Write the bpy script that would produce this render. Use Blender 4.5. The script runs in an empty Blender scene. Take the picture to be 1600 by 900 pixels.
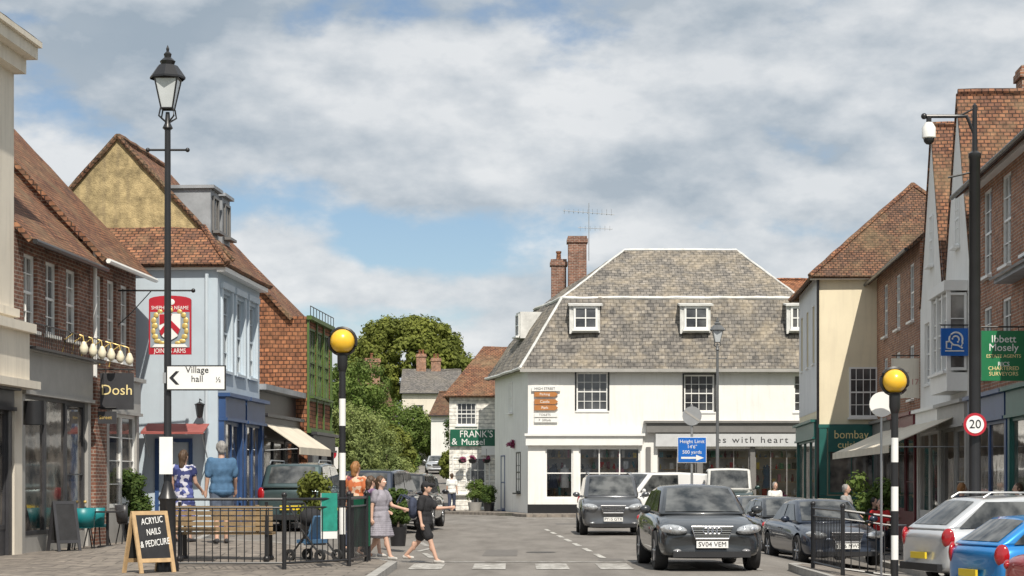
import bpy,bmesh,math,random
from mathutils import Vector,Matrix,noise as mn
R=math.radians; rnd=random.Random(5); V=Vector
sc=bpy.context.scene; col=sc.collection
sc.view_settings.view_transform='Standard'; sc.view_settings.look='None'; sc.view_settings.exposure=0
F,HZ,CH=3000.,753.,1.47
def PX(px,Y): return (px-800)*Y/F
def PZ(py,Y): return CH+(HZ-py)*Y/F
def ss(a,b,x):
    t=max(0,min(1,(x-a)/(b-a))); return t*t*(3-2*t)
def gz(x,y):
    l=.26*ss(-2,-4.8,x)*(1-ss(-6.6,-8.6,x))*ss(29,35,y)*(1-ss(58,70,y))
    r=-.4*ss(3.8,8,x)*(1-ss(58,78,y))
    return l+r+.04*max(0,min(y,320)-97)
def gp(x,y): return gz(x,y)+.12
# ------------------------------------------------------------ materials
def mk(name):
    m=bpy.data.materials.new(name); m.use_nodes=True; nt=m.node_tree; return m,nt,nt.nodes['Principled BSDF']
def nd(nt,t,**k):
    n=nt.nodes.new('ShaderNode'+t)
    for a,b in k.items():
        if a in n.inputs.keys(): n.inputs[a].default_value=b
        else: setattr(n,a,b)
    return n
def c4(c): return (c[0],c[1],c[2],1)
def mixc(nt,fac,a,b,bt='MIX'):
    n=nt.nodes.new('ShaderNodeMix'); n.data_type='RGBA'; n.blend_type=bt
    for s,v in ((0,fac),(6,a),(7,b)):
        if hasattr(v,'node'): nt.links.new(v,n.inputs[s])
        else: n.inputs[s].default_value=v if s==0 else c4(v)
    return n.outputs[2]
def ramp(nt,src,a,b,lo=0,hi=1):
    n=nd(nt,'MapRange'); n.inputs[1].default_value=a;n.inputs[2].default_value=b;n.inputs[3].default_value=lo;n.inputs[4].default_value=hi
    nt.links.new(src,n.inputs[0]); return n.outputs[0]
def mat(name,c,r=.6,v=.12,ns=3.,bump=0,metal=0,coat=0,streak=0,dirt=None,spec=.5):
    m,nt,p=mk(name); L=nt.links
    p.inputs['Roughness'].default_value=r;p.inputs['Metallic'].default_value=metal;p.inputs['Coat Weight'].default_value=coat;p.inputs['Coat Roughness'].default_value=.04
    p.inputs['Specular IOR Level'].default_value=spec
    tc=nd(nt,'TexCoord')
    n=nd(nt,'TexNoise',Scale=ns,Detail=7.,Roughness=.62); L.new(tc.outputs['Object'],n.inputs['Vector'])
    cc=mixc(nt,ramp(nt,n.outputs['Fac'],.3,.7),[x*(1-v) for x in c],[min(1,x*(1+v)) for x in c])
    if streak:
        mp=nd(nt,'Mapping'); mp.inputs['Scale'].default_value=(2.2,2.2,.22); L.new(tc.outputs['Object'],mp.inputs['Vector'])
        n2=nd(nt,'TexNoise',Scale=2.5,Detail=6.,Roughness=.6); L.new(mp.outputs[0],n2.inputs['Vector'])
        f=ramp(nt,n2.outputs['Fac'],.5,.78,0,streak); cc=mixc(nt,f,cc,dirt or [x*.45 for x in c])
    L.new(cc,p.inputs['Base Color'])
    if bump:
        b=nd(nt,'Bump',Strength=bump,Distance=.02); n3=nd(nt,'TexNoise',Scale=ns*9,Detail=4.); L.new(tc.outputs['Object'],n3.inputs['Vector'])
        L.new(n3.outputs['Fac'],b.inputs['Height']); L.new(b.outputs[0],p.inputs['Normal'])
    return m
def brick(name,c1,c2,mo,bw,bh,ms=.012,r=.85,patch=None,pf=.5,bump=.5,off=.5,pscale=.6,sm=.1,patch2=None):
    m,nt,p=mk(name); L=nt.links; p.inputs['Roughness'].default_value=r; p.inputs['Specular IOR Level'].default_value=.25
    tc=nd(nt,'TexCoord'); b=nd(nt,'TexBrick'); b.offset=off
    for k,v in (('Scale',1.),('Mortar Size',ms),('Mortar Smooth',sm),('Bias',0.),('Brick Width',bw),('Row Height',bh)): b.inputs[k].default_value=v
    b.inputs['Color1'].default_value=c4(c1);b.inputs['Color2'].default_value=c4(c2);b.inputs['Mortar'].default_value=c4(mo)
    wn=nd(nt,'TexNoise',Scale=1.1,Detail=2.); L.new(tc.outputs['UV'],wn.inputs['Vector']); va=nd(nt,'VectorMath'); va.operation='MULTIPLY_ADD'; va.inputs[1].default_value=(.05,.05,0); L.new(wn.outputs['Color'],va.inputs[0]); L.new(tc.outputs['UV'],va.inputs[2])
    L.new(va.outputs[0],b.inputs['Vector'])
    n=nd(nt,'TexNoise',Scale=pscale,Detail=8.,Roughness=.7); L.new(tc.outputs['Object'],n.inputs['Vector'])
    cc=b.outputs['Color']
    if patch: cc=mixc(nt,ramp(nt,n.outputs['Fac'],.45,.7,0,pf),cc,patch)
    if patch2: cc=mixc(nt,ramp(nt,n.outputs['Fac'],.46,.3,0,pf),cc,patch2)
    n2=nd(nt,'TexNoise',Scale=5.,Detail=6.); L.new(tc.outputs['Object'],n2.inputs['Vector'])
    cc=mixc(nt,1.,cc,mixc(nt,ramp(nt,n2.outputs['Fac'],.3,.7),(.60,.60,.60),(1.32,1.28,1.22)),'MULTIPLY')
    L.new(cc,p.inputs['Base Color'])
    bp=nd(nt,'Bump',Strength=bump,Distance=.02); bp.invert=True; L.new(b.outputs['Fac'],bp.inputs['Height']); L.new(bp.outputs[0],p.inputs['Normal'])
    return m
BRICK=brick('red brick',(.28,.125,.085),(.165,.08,.06),(.36,.31,.27),.225,.075,.011,patch=(.13,.08,.065),pf=.7,patch2=(.21,.12,.09))
BRICKO=brick('orange brick',(.40,.18,.10),(.26,.12,.08),(.40,.35,.30),.225,.075,.011,patch=(.2,.11,.08),pf=.6)
TILE=brick('clay roof tile',(.33,.155,.087),(.17,.085,.06),(.05,.03,.025),.165,.11,.014,patch=(.205,.15,.095),pf=.9,bump=.9,patch2=(.10,.066,.054),pscale=.9)
TILED=brick('dark clay roof tile',(.235,.12,.075),(.13,.08,.06),(.035,.025,.02),.165,.11,.014,patch=(.165,.13,.08),pf=.85,bump=.9,patch2=(.085,.06,.05),pscale=.9)
TILEH=brick('hung clay tile',(.42,.18,.09),(.23,.10,.06),(.07,.035,.025),.165,.12,.014,patch=(.27,.14,.08),pf=.7,bump=.9,patch2=(.15,.075,.058))
SLATE=brick('weathered slate',(.265,.248,.228),(.145,.14,.135),(.062,.06,.058),.27,.18,.012,patch=(.335,.29,.225),pf=.85,bump=.8,pscale=1.,patch2=(.105,.10,.098))
SLATED=brick('grey slate',(.20,.19,.18),(.13,.125,.125),(.04,.04,.04),.3,.2,.012,patch=(.2,.18,.15),pf=.6)
PAVE=brick('paving',(.25,.225,.20),(.195,.175,.16),(.10,.09,.08),.6,.45,.012,patch=(.16,.145,.13),bump=.2)
WBOARD=brick('white weatherboard',(.8,.79,.76),(.74,.73,.7),(.35,.35,.34),9,.18,.012,bump=.6)
CREAM=mat('cream render',(.74,.68,.58),.85,.07,.8,.1,streak=.35)
YELL=mat('ochre render',(.40,.315,.165),.9,.5,4.,.9,streak=.75,dirt=(.22,.175,.11))
CREAMY=mat('pale yellow render',(.76,.68,.50),.85,.07,.7,.1,streak=.3,dirt=(.5,.44,.34))
BLUEW=mat('pale blue render',(.47,.545,.61),.8,.07,.8,.1,streak=.35,dirt=(.34,.39,.44))
BLUET=mat('blue painted trim',(.52,.59,.65),.6,.05)
WHITEW=mat('white painted brick',(.80,.79,.76),.75,.05,1.,.25,streak=.35,dirt=(.52,.5,.46))
GREYW=mat('pale grey render',(.66,.67,.68),.8,.07,.8,.1,streak=.3)
WH=mat('white gloss paint',(.78,.78,.76),.4,.05)
LEAD=mat('lead sheet',(.27,.285,.305),.55,.25,2,.1)
LEADW=mat('pale lead flashing',(.6,.6,.58),.6,.2,3)
BLK=mat('black iron paint',(.018,.018,.02),.35,.2)
DARK=mat('dark shopfront paint',(.045,.045,.05),.4,.2)
GREYP=mat('grey shopfront paint',(.36,.35,.33),.5,.1)
GREYD=mat('mid grey shopfront paint',(.17,.165,.16),.5,.1)
NAVY=mat('navy shopfront paint',(.035,.08,.2),.4,.15)
TEAL=mat('teal shopfront paint',(.02,.115,.10),.4,.15)
GREENS=mat('green sign paint',(.01,.16,.06),.4,.1)
DGREEN=mat('dark green sign paint',(.008,.10,.055),.4,.1)
LIME=mat('olive green paint',(.075,.13,.03),.5,.2)
REDP=mat('red paint',(.42,.015,.03),.4,.1)
MAROON=mat('maroon paint',(.16,.02,.03),.4,.1)
FADED=mat('faded red lettering',(.5,.25,.22),.6,.1)
GOLD=mat('gold paint',(.58,.42,.14),.4,.2,6,metal=.2)
GOLDL=mat('pale gold lettering',(.8,.66,.32),.5,.1)
BLUES=mat('blue traffic sign',(.01,.13,.50),.35,.05)
ALU=mat('galvanised metal',(.42,.43,.44),.4,.1,metal=.6)
GREYI=mat('grey painted iron',(.12,.125,.13),.4,.1)
BROWNS=mat('brown tourist sign',(.42,.17,.05),.45,.1)
WOOD=mat('weathered bench wood',(.24,.165,.085),.7,.35,6,.3)
WOODL=mat('pale timber frame',(.5,.34,.18),.6,.2,8,.1)
BOARD=mat('chalkboard',(.022,.022,.024),.6,.4,5)
CANV=mat('cream awning canvas',(.66,.60,.49),.85,.12,2)
REDC=mat('faded red awning canvas',(.30,.085,.075),.85,.2,2)
TEALC=mat('teal chair plastic',(.01,.2,.22),.4,.1)
def glass(name,a,b,sc_=.9):
    m,nt,p=mk(name); tc=nd(nt,'TexCoord'); n=nd(nt,'TexNoise',Scale=sc_,Detail=3.); nt.links.new(tc.outputs['Object'],n.inputs['Vector'])
    nt.links.new(mixc(nt,ramp(nt,n.outputs['Fac'],.35,.65),a,b),p.inputs['Base Color']); p.inputs['Roughness'].default_value=.05; p.inputs['Specular IOR Level'].default_value=.8
    bp=nd(nt,'Bump',Strength=.05,Distance=.05); n2=nd(nt,'TexNoise',Scale=2.); nt.links.new(tc.outputs['Object'],n2.inputs['Vector']); nt.links.new(n2.outputs['Fac'],bp.inputs['Height']); nt.links.new(bp.outputs[0],p.inputs['Normal'])
    return m
GL=glass('window glass',(.02,.022,.026),(.12,.125,.13)); GLC=glass('curtained window glass',(.08,.08,.08),(.36,.35,.33),1.6)
GLS=glass('shop glass',(.02,.02,.022),(.20,.175,.15),2.0); CGL=glass('car glass',(.015,.018,.02),(.13,.135,.135),3.)
m,nt,p=mk('clear shop glass'); tb=nd(nt,'BsdfTransparent'); gb=nd(nt,'BsdfGlossy',Roughness=.03); fr=nd(nt,'Fresnel',IOR=1.5); mx=nd(nt,'MixShader')
nt.links.new(ramp(nt,fr.outputs[0],0,1,.03,1),mx.inputs[0]);nt.links.new(tb.outputs[0],mx.inputs[1]);nt.links.new(gb.outputs[0],mx.inputs[2]);nt.links.new(mx.outputs[0],nt.nodes['Material Output'].inputs[0]); GLT=m
def leafm(name,c,c2):
    m,nt,p=mk(name); g=nd(nt,'NewGeometry'); tc=nd(nt,'TexCoord'); n=nd(nt,'TexNoise',Scale=.5,Detail=3.); nt.links.new(tc.outputs['Object'],n.inputs['Vector'])
    cc=mixc(nt,g.outputs['Random Per Island'],c,c2); cc=mixc(nt,1.,cc,mixc(nt,ramp(nt,n.outputs['Fac'],.35,.65),(.75,.77,.75),(1.3,1.25,1.1)),'MULTIPLY')
    nt.links.new(cc,p.inputs['Base Color']); p.inputs['Roughness'].default_value=.65; p.inputs['Specular IOR Level'].default_value=.15
    t=nd(nt,'BsdfTranslucent'); nt.links.new(cc,t.inputs[0]); mx=nd(nt,'MixShader'); mx.inputs[0].default_value=.3
    nt.links.new(p.outputs[0],mx.inputs[1]);nt.links.new(t.outputs[0],mx.inputs[2]);nt.links.new(mx.outputs[0],nt.nodes['Material Output'].inputs[0]); return m
LF1=leafm('olive foliage',(.14,.17,.037),(.205,.23,.06)); LF2=leafm('green foliage',(.095,.155,.037),(.16,.215,.065)); LF3=leafm('dark foliage',(.05,.095,.027),(.10,.145,.04)); LF4=leafm('pale feathery foliage',(.17,.22,.075),(.27,.32,.13))
FLW=leafm('flowers',(.26,.03,.08),(.42,.14,.28))
BARK=mat('bark',(.13,.10,.075),.9,.3,5,.5)
def paint(name,c,metal=.35): return mat(name,c,.28,.06,1,0,metal,1.)
TYRE=mat('tyre rubber',(.02,.02,.021),.8,.2); RIM=mat('alloy wheel',(.45,.46,.48),.3,.1,metal=.8)
LENS=mat('headlamp lens',(.46,.48,.50),.05,.45,22,metal=.35,coat=1); FOG=mat('fog lamp lens',(.25,.25,.26),.1,.2,14,coat=1); TAIL=mat('tail lamp lens',(.36,.01,.015),.12,.25,8,coat=1)
PLW=mat('white number plate',(.78,.78,.76),.4,.03); PLY=mat('yellow number plate',(.75,.55,.03),.4,.03); CHR=mat('chrome',(.75,.75,.77),.15,.05,metal=1); PLAS=mat('black trim plastic',(.02,.02,.022),.5,.2)
SK=mat('skin',(.56,.35,.26),.55,.08,8); 
def road_mat():
    m,nt,p=mk('worn asphalt'); L=nt.links; tc=nd(nt,'TexCoord'); p.inputs['Roughness'].default_value=.9; p.inputs['Specular IOR Level'].default_value=.3
    mp=nd(nt,'Mapping'); mp.inputs['Scale'].default_value=(1.2,.25,1); L.new(tc.outputs['Object'],mp.inputs['Vector'])
    a=nd(nt,'TexNoise',Scale=1.,Detail=8.,Roughness=.65); L.new(mp.outputs[0],a.inputs['Vector'])
    b=nd(nt,'TexNoise',Scale=70.,Detail=3.); L.new(tc.outputs['Object'],b.inputs['Vector'])
    cc=mixc(nt,ramp(nt,a.outputs['Fac'],.35,.65),(.165,.152,.138),(.25,.232,.212)); cc=mixc(nt,1.,cc,mixc(nt,ramp(nt,b.outputs['Fac'],.3,.7),(.72,.72,.72),(1.22,1.22,1.22)),'MULTIPLY')
    L.new(cc,p.inputs['Base Color']); bp=nd(nt,'Bump',Strength=.3,Distance=.01); L.new(b.outputs['Fac'],bp.inputs['Height']); L.new(bp.outputs[0],p.inputs['Normal']); return m
ROAD=road_mat()
def mark_mat(name,c,lo=.46,hi=.58):
    m,nt,p=mk(name); L=nt.links; tc=nd(nt,'TexCoord'); a=nd(nt,'TexNoise',Scale=4.,Detail=8.,Roughness=.75); L.new(tc.outputs['Object'],a.inputs['Vector'])
    L.new(mixc(nt,ramp(nt,a.outputs['Fac'],lo,hi),c,(.23,.215,.195)),p.inputs['Base Color']); p.inputs['Roughness'].default_value=.8; return m
MARK=mark_mat('worn white road paint',(.62,.61,.57)); MARKW=mark_mat('very worn white road paint',(.54,.53,.50),.42,.56); KERB=mat('granite kerb',(.34,.33,.31),.85,.2,4,.2); GRASS=mat('rough grass',(.09,.12,.035),.9,.35,.4,.3)
def floral(name,a,b,c_):
    m,nt,p=mk(name); tc=nd(nt,'TexCoord'); v=nd(nt,'TexVoronoi',Scale=14.); nt.links.new(tc.outputs['Object'],v.inputs['Vector'])
    r=nd(nt,'ValToRGB'); r.color_ramp.interpolation='CONSTANT'; e=r.color_ramp.elements; e[0].color=c4(a); e[1].position=.45; e[1].color=c4(b); x=e.new(.75); x.color=c4(c_)
    sp=nd(nt,'SeparateColor'); nt.links.new(v.outputs['Color'],sp.inputs[0]); nt.links.new(sp.outputs[0],r.inputs[0]); nt.links.new(r.outputs[0],p.inputs['Base Color']); p.inputs['Roughness'].default_value=.8; return m
FLORAL=floral('blue floral print',(.03,.04,.14),(.5,.5,.58),(.08,.1,.3)); FLORO=floral('orange floral print',(.5,.14,.05),(.6,.42,.3),(.22,.06,.08))
def cl(name,c): return mat(name,c,.85,.22,7,.3)
# ------------------------------------------------------------ mesh builder
class M:
    def __init__(s): s.v=[];s.f=[];s.fr=[];s.T=None
    def q(s,pts,fr=None):
        i=len(s.v); s.v+=[(s.T@V(p) if s.T else V(p)) for p in pts]; s.f.append(tuple(range(i,i+len(pts)))); s.fr.append(fr)
    def box(s,x0,x1,y0,y1,z0,z1):
        a,b,c,d,e,f,g,h=[(x,y,z) for z in (z0,z1) for y in (y0,y1) for x in (x0,x1)]
        for k in ((a,b,f,e),(b,d,h,f),(d,c,g,h),(c,a,e,g),(e,f,h,g),(a,c,d,b)): s.q(k)
    def tube(s,pts,r,n=8):
        pts=[V(p) for p in pts]; rs=r if isinstance(r,(list,tuple)) else [r]*len(pts); rings=[]
        for i,p in enumerate(pts):
            d=(pts[min(i+1,len(pts)-1)]-pts[max(i-1,0)]).normalized(); u=d.cross(V((0,0,1)) if abs(d.z)<.9 else V((1,0,0))).normalized(); w=d.cross(u)
            rings.append([p+(u*math.cos(6.2832*k/n)+w*math.sin(6.2832*k/n))*rs[i] for k in range(n)])
        for a,b in zip(rings,rings[1:]):
            for k in range(n): s.q((a[k],a[(k+1)%n],b[(k+1)%n],b[k]))
        s.q(rings[0][::-1]); s.q(rings[-1])
    def lathe(s,pr,c=(0,0,0),n=16,ax='z'):
        c=V(c)
        def P(r,z,k):
            a=6.28319*k/n
            return c+(V((r*math.cos(a),r*math.sin(a),z)) if ax=='z' else V((z,r*math.cos(a),r*math.sin(a))) if ax=='x' else V((r*math.sin(a),z,r*math.cos(a))))
        for (r0,z0),(r1,z1) in zip(pr,pr[1:]):
            for k in range(n):
                if r0<1e-6 and r1<1e-6: continue
                if r0<1e-6: s.q((P(0,z0,0),P(r1,z1,k+1),P(r1,z1,k)))
                elif r1<1e-6: s.q((P(r0,z0,k),P(r0,z0,k+1),P(0,z1,0)))
                else: s.q((P(r0,z0,k),P(r0,z0,k+1),P(r1,z1,k+1),P(r1,z1,k)))
    def ball(s,c,rx,ry=None,rz=None,n=10):
        ry=ry or rx; rz=rz or rx; c=V(c); h=n//2+1
        def P(i,k): t=math.pi*i/h; a=6.28319*k/n; return c+V((rx*math.sin(t)*math.cos(a),ry*math.sin(t)*math.sin(a),-rz*math.cos(t)))
        for i in range(h):
            for k in range(n):
                if i==0: s.q((P(0,0),P(1,k+1),P(1,k)))
                elif i==h-1: s.q((P(i,k),P(i,k+1),P(h,0)))
                else: s.q((P(i,k),P(i,k+1),P(i+1,k+1),P(i+1,k)))
    def cap(s,a,b,r0,r1): s.tube([a,b],[r0,r1],10); s.ball(a,r0); s.ball(b,r1)
    def pris(s,pts,y0,y1):
        n=len(pts); s.q([(x,y0,z) for x,z in pts]); s.q([(x,y1,z) for x,z in pts][::-1])
        for i in range(n):
            (x0,z0),(x1,z1)=pts[i],pts[(i+1)%n]; s.q(((x0,y0,z0),(x0,y1,z0),(x1,y1,z1),(x1,y0,z1)))
    def patch(s,a,b,c,d,t=.1,amp=.03,st=.5):
        a,b,c,d=V(a),V(b),V(c),V(d); n=((b-a).cross(d-a)); n=n if n.length>1e-6 else (b-a).cross(c-a); n.normalize()
        u=(b-a).normalized(); w=n.cross(u); nx=max(1,int((b-a).length/st)); ny=max(1,int((d-a).length/st)); g=[]
        for j in range(ny+1):
            row=[]
            for i in range(nx+1):
                l=a.lerp(d,j/ny); r=b.lerp(c,j/ny); p=l.lerp(r,i/nx); row.append(p+n*amp*(mn.noise(p*.8)+.5*mn.noise(p*2.1)))
            g.append(row)
        for j in range(ny):
            for i in range(nx):
                k=(g[j][i],g[j][i+1],g[j+1][i+1],g[j+1][i]); s.q(k[:3] if (k[2]-k[3]).length<1e-5 else k,(u,w))
        per=g[0]+[r[-1] for r in g[1:]]+g[-1][::-1][1:]+[r[0] for r in g[::-1][1:-1]]
        for i in range(len(per)):
            p,q_=per[i],per[(i+1)%len(per)]
            if (p-q_).length>1e-5: s.q((q_,p,p-n*t,q_-n*t))
        s.q([a-n*t,d-n*t,c-n*t,b-n*t] if (c-d).length>1e-5 else [a-n*t,d-n*t,b-n*t])
    def fac(s,x0,x1,z0,z1,ops=(),y=0,dep=.14):
        xs=sorted({x0,x1}|{v for o in ops for v in o[:2] if x0<v<x1}); zs=sorted({z0,z1}|{v for o in ops for v in o[2:4] if z0<v<z1})
        for i in range(len(xs)-1):
            for j in range(len(zs)-1):
                cx=(xs[i]+xs[i+1])/2; cz=(zs[j]+zs[j+1])/2
                if any(o[0]<cx<o[1] and o[2]<cz<o[3] for o in ops): continue
                s.q(((xs[i],y,zs[j]),(xs[i+1],y,zs[j]),(xs[i+1],y,zs[j+1]),(xs[i],y,zs[j+1])))
        for a,b,c,d in [o[:4] for o in ops]:
            e=y+dep; s.q(((a,y,c),(a,y,d),(a,e,d),(a,e,c))); s.q(((b,y,d),(b,y,c),(b,e,c),(b,e,d))); s.q(((a,y,d),(b,y,d),(b,e,d),(a,e,d))); s.q(((b,y,c),(a,y,c),(a,e,c),(b,e,c)))
    def o(s,name,mt,par=None,smooth=False,bev=0,ang=40):
        me=bpy.data.meshes.new(name); me.from_pydata([tuple(v) for v in s.v],[],s.f); uv=me.uv_layers.new(name='UVMap').data
        for p,fr in zip(me.polygons,s.fr):
            if fr: u,w=fr
            else:
                n=p.normal
                if abs(n.z)>.95: u,w=V((1,0,0)),V((0,1,0))
                else: u=V((0,0,1)).cross(n).normalized(); w=n.cross(u)
            for li in p.loop_indices:
                co=s.v[me.loops[li].vertex_index]; uv[li].uv=(co.dot(u),co.dot(w))
        if smooth:
            b=bmesh.new(); b.from_mesh(me); bmesh.ops.remove_doubles(b,verts=b.verts,dist=1e-4); bmesh.ops.recalc_face_normals(b,faces=b.faces); b.to_mesh(me); b.free()
            for p in me.polygons: p.use_smooth=True
            try: me.set_sharp_from_angle(angle=R(ang))
            except Exception: pass
        me.materials.append(mt); ob=bpy.data.objects.new(name,me); col.objects.link(ob)
        if par: ob.parent=par
        if bev: b=ob.modifiers.new('b','BEVEL'); b.width=bev; b.segments=2; b.limit_method='ANGLE'
        return ob
def tag(o,label,cat,grp=None,kind=None):
    o['label']=label;o['category']=cat
    if grp:o['group']=grp
    if kind:o['kind']=kind
    return o
def thing(name,label,cat,loc,rz=0,grp=None):
    o=bpy.data.objects.new(name,None); o.empty_display_size=.1; col.objects.link(o); o.location=loc; o.rotation_euler=(0,0,rz); return tag(o,label,cat,grp)
def struct(o): o['kind']='structure'; return o
def bake(ob):
    dg=bpy.context.evaluated_depsgraph_get(); me=bpy.data.meshes.new_from_object(ob.evaluated_get(dg)); ob.modifiers.clear(); ob.data=me
    for p in me.polygons: p.use_smooth=True
    return ob
def rem(m,name,mt,par,vox=.013,sm=3,fold=0,fq=14.):
    ob=m.o(name,mt,par,True); a=ob.modifiers.new('r','REMESH'); a.mode='VOXEL'; a.voxel_size=vox; a=ob.modifiers.new('s','SMOOTH'); a.iterations=sm; a.factor=.5
    bake(ob)
    if fold:
        ns=[v.normal.copy() for v in ob.data.vertices]
        for v,n in zip(ob.data.vertices,ns): c=v.co; v.co=c+n*fold*(mn.noise(V((c.x*fq,c.y*fq,c.z*fq*.55)))+.4)
    return ob
def text(t,size,mt,par,x,y,z,al='CENTER',rot=0,sx=1,name='lettering',shear=0,sp=1):
    c=bpy.data.curves.new('t','FONT'); c.body=t;c.size=size;c.align_x=al;c.align_y='CENTER';c.extrude=.003;c.resolution_u=3;c.shear=shear;c.space_character=sp; tmp=bpy.data.objects.new('t',c); col.objects.link(tmp)
    dg=bpy.context.evaluated_depsgraph_get(); me=bpy.data.meshes.new_from_object(tmp.evaluated_get(dg)); bpy.data.objects.remove(tmp)
    me.transform(Matrix.Translation((x,y,z))@Matrix.Rotation(R(90),4,'X')@Matrix.Rotation(rot,4,'Z')@Matrix.Diagonal((sx,1,1,1))); me.materials.clear(); me.materials.append(mt)
    o=bpy.data.objects.new(name,me); col.objects.link(o); o.parent=par; return o
# ------------------------------------------------------------ people
HB=mat('brown hair',(.07,.04,.022),.6,.3,20); HG=mat('grey hair',(.25,.24,.23),.6,.25,20); HO=mat('ginger hair',(.26,.12,.04),.6,.35,20); HK=mat('black hair',(.02,.018,.016),.6,.3,20)
SHOE=cl('dark shoes',(.04,.04,.045)); SHW=cl('pale trainers',(.5,.48,.45)); EYE=mat('eye',(.02,.015,.012),.2,0); LIP=mat('lips',(.4,.16,.13),.5,.1)
def person(label,loc,rz,h,top,bot,hair,legs=(0,4,0,4),arms=(5,12,5,12),abd=8,sleeve=.55,short=.55,dress=False,longh=0,shoe=SHOE,grp=None,lean=0,cap=None,skin=SK,wide=1.,loose=.024):
    r=thing('person',label,'person',loc,rz,grp); k=h/1.75; Rl=Matrix.Rotation(R(lean),4,'X'); hp=V((0,0,.92))
    def U(p): return hp+Rl@(V(p)-hp)
    def dirf(a): return V((0,-math.sin(R(a)),-math.cos(R(a))))
    J={}
    for i,sx in ((0,-1),(1,1)):
        a,kn=legs[2*i],legs[2*i+1]; H=V((sx*.095,0,.92)); K=H+dirf(a)*.43; A=K+dirf(a-kn)*.41; J[i]=(H,K,A)
    dz=.075-min(J[0][2].z,J[1][2].z); T=Matrix.Scale(k,4)@Matrix.Translation((0,0,dz))
    b=M(); b.T=T
    def torso(m,g):
        m.ball(U((0,0,.95)),(.165+g)*wide,.12*wide+g,.13+g); m.ball(U((0,.005,1.10)),(.135+g*1.4)*wide,.105*wide+g,.17+g); m.ball(U((0,0,1.28)),(.165+g)*wide,.118*wide+g,.19+g)
        m.cap(U((-.15,.005,1.405)),U((.15,.005,1.405)),.058+g*.6,.058+g*.6)
    torso(b,0); b.cap(U((0,.01,1.42)),U((0,-.005,1.56)),.058,.052)
    hc=U((0,-.012,1.645)); b.ball(hc,.077,.098,.115,14); b.ball(hc+V((0,-.035,-.06)),.055,.06,.055); b.cap(hc+V((0,-.095,.01)),hc+V((0,-.112,-.025)),.010,.015)
    for sx in (-1,1): b.ball(hc+V((sx*.077,.012,-.005)),.012,.022,.032)
    sl=M(); sl.T=T; torso(sl,loose); st=M(); st.T=T; st.ball((0,0,.93),(.178)*wide,.134*wide,.12)
    if not dress: sl.ball(U((0,0,.90)),.195*wide,.15*wide,.10)
    for i,sx in ((0,-1),(1,1)):
        sh=M(); sh.T=T
        Hh,K,A=J[i]; b.cap(Hh,K,.083,.056); b.cap(K,A,.054,.038); b.ball(K+(A-K)*.3+V((0,.018,0)),.05,.052,.1)
        b.cap(A,A+V((0,-.1,-.04)),.036,.032); sh.cap(A+V((0,.03,-.03)),A+V((sx*.02,-.15,-.045)),.043,.035); rem(sh,'shoe',shoe,r,.012*k,2)
        e=Hh.lerp(K,min(1,short/.5)) if short<=.5 else K.lerp(A,(short-.5)/.5)
        if short<=.5: st.cap(Hh,e,.112,.106)
        else: st.cap(Hh,K,.105,.078); st.cap(K,e,.076,.064)
        a,el=arms[2*i],arms[2*i+1]; S=U((sx*.185,.005,1.415)); ab=math.sin(R(abd))*sx
        d1=(dirf(a)+V((ab,0,0))).normalized(); E=S+d1*.285; d2=(dirf(a+el)+V((ab*.5,0,0))).normalized(); Wr=E+d2*.245
        b.cap(S,E,.052,.040); b.cap(E,Wr,.040,.027)
        side=V((0,1,0)) if abs(d2.y)<.7 else V((0,0,1)); side=(side-d2*side.dot(d2)).normalized(); nrm=d2.cross(side).normalized()*(-sx)
        b.cap(Wr,Wr+d2*.06,.03,.034)
        for q,(off,ln) in enumerate(((-.028,.07),(-.010,.08),(.010,.076),(.028,.06))):
            p0=Wr+d2*.07+side*off; p1=p0+(d2*.9+nrm*.3).normalized()*ln*.55; p2=p1+(d2*.6+nrm*.7).normalized()*ln*.5; b.cap(p0,p1,.0105,.010); b.cap(p1,p2,.010,.009)
        t0=Wr+d2*.03-side*.03; t1=t0+(d2*.7-side*.6).normalized()*.04; b.cap(t0,t1,.013,.011); b.cap(t1,t1+(d2+nrm*.3).normalized()*.03,.011,.0095)
        se=S.lerp(E,min(1,sleeve)) if sleeve<=1 else E
        if sleeve>0: sl.cap(S,se,.074,.072)
        if sleeve>1: sl.cap(E,E.lerp(Wr,sleeve-1),.058,.046)
    rem(b,'body',skin,r,.0125*k,2)
    if dress:
        for j in range(12):
            t=j/11; zz=1.02-t*(.62 if dress==1 else dress); rr=.155+.10*t; sl.ball((0,0,zz),rr*1.05*wide,rr*.85*wide,.06)
    rem(sl,'dress' if dress else 'shirt',top,r,.014*k,2,.014)
    if not dress: rem(st,'shorts' if short<.8 else 'trousers',bot,r,.014*k,2,.010)
    hm=M(); hm.T=T; hm.ball(hc+V((0,.022,.022)),.086,.094,.107,12); hm.ball(hc+V((0,.05,-.02)),.078,.055,.085)
    if longh: hm.cap(hc+V((0,.06,.0)),hc+V((0,.085,-longh)),.078,.05)
    rem(hm,'hair',hair,r,.011*k,1,.013,28.)
    for sx in (-1,1): e=M(); e.T=T; e.ball(hc+V((sx*.03,-.088,.012)),.010,.008,.007,6); e.o('eye',EYE,r,True)
    e=M(); e.T=T; e.ball(hc+V((0,-.094,-.055)),.022,.006,.006,6); e.o('mouth',LIP,r,True)
    if cap: c=M(); c.T=T; c.ball(hc+V((0,.012,.045)),.096,.106,.083,12); c.cap(hc+V((0,-.09,.055)),hc+V((0,-.15,.05)),.05,.04); rem(c,'cap',cap,r,.012*k,1)
    return r
def atp(px,Y,z=None,pav=True): x=PX(px,Y); return (x,Y,(gp if pav else gz)(x,Y) if z is None else z)
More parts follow.
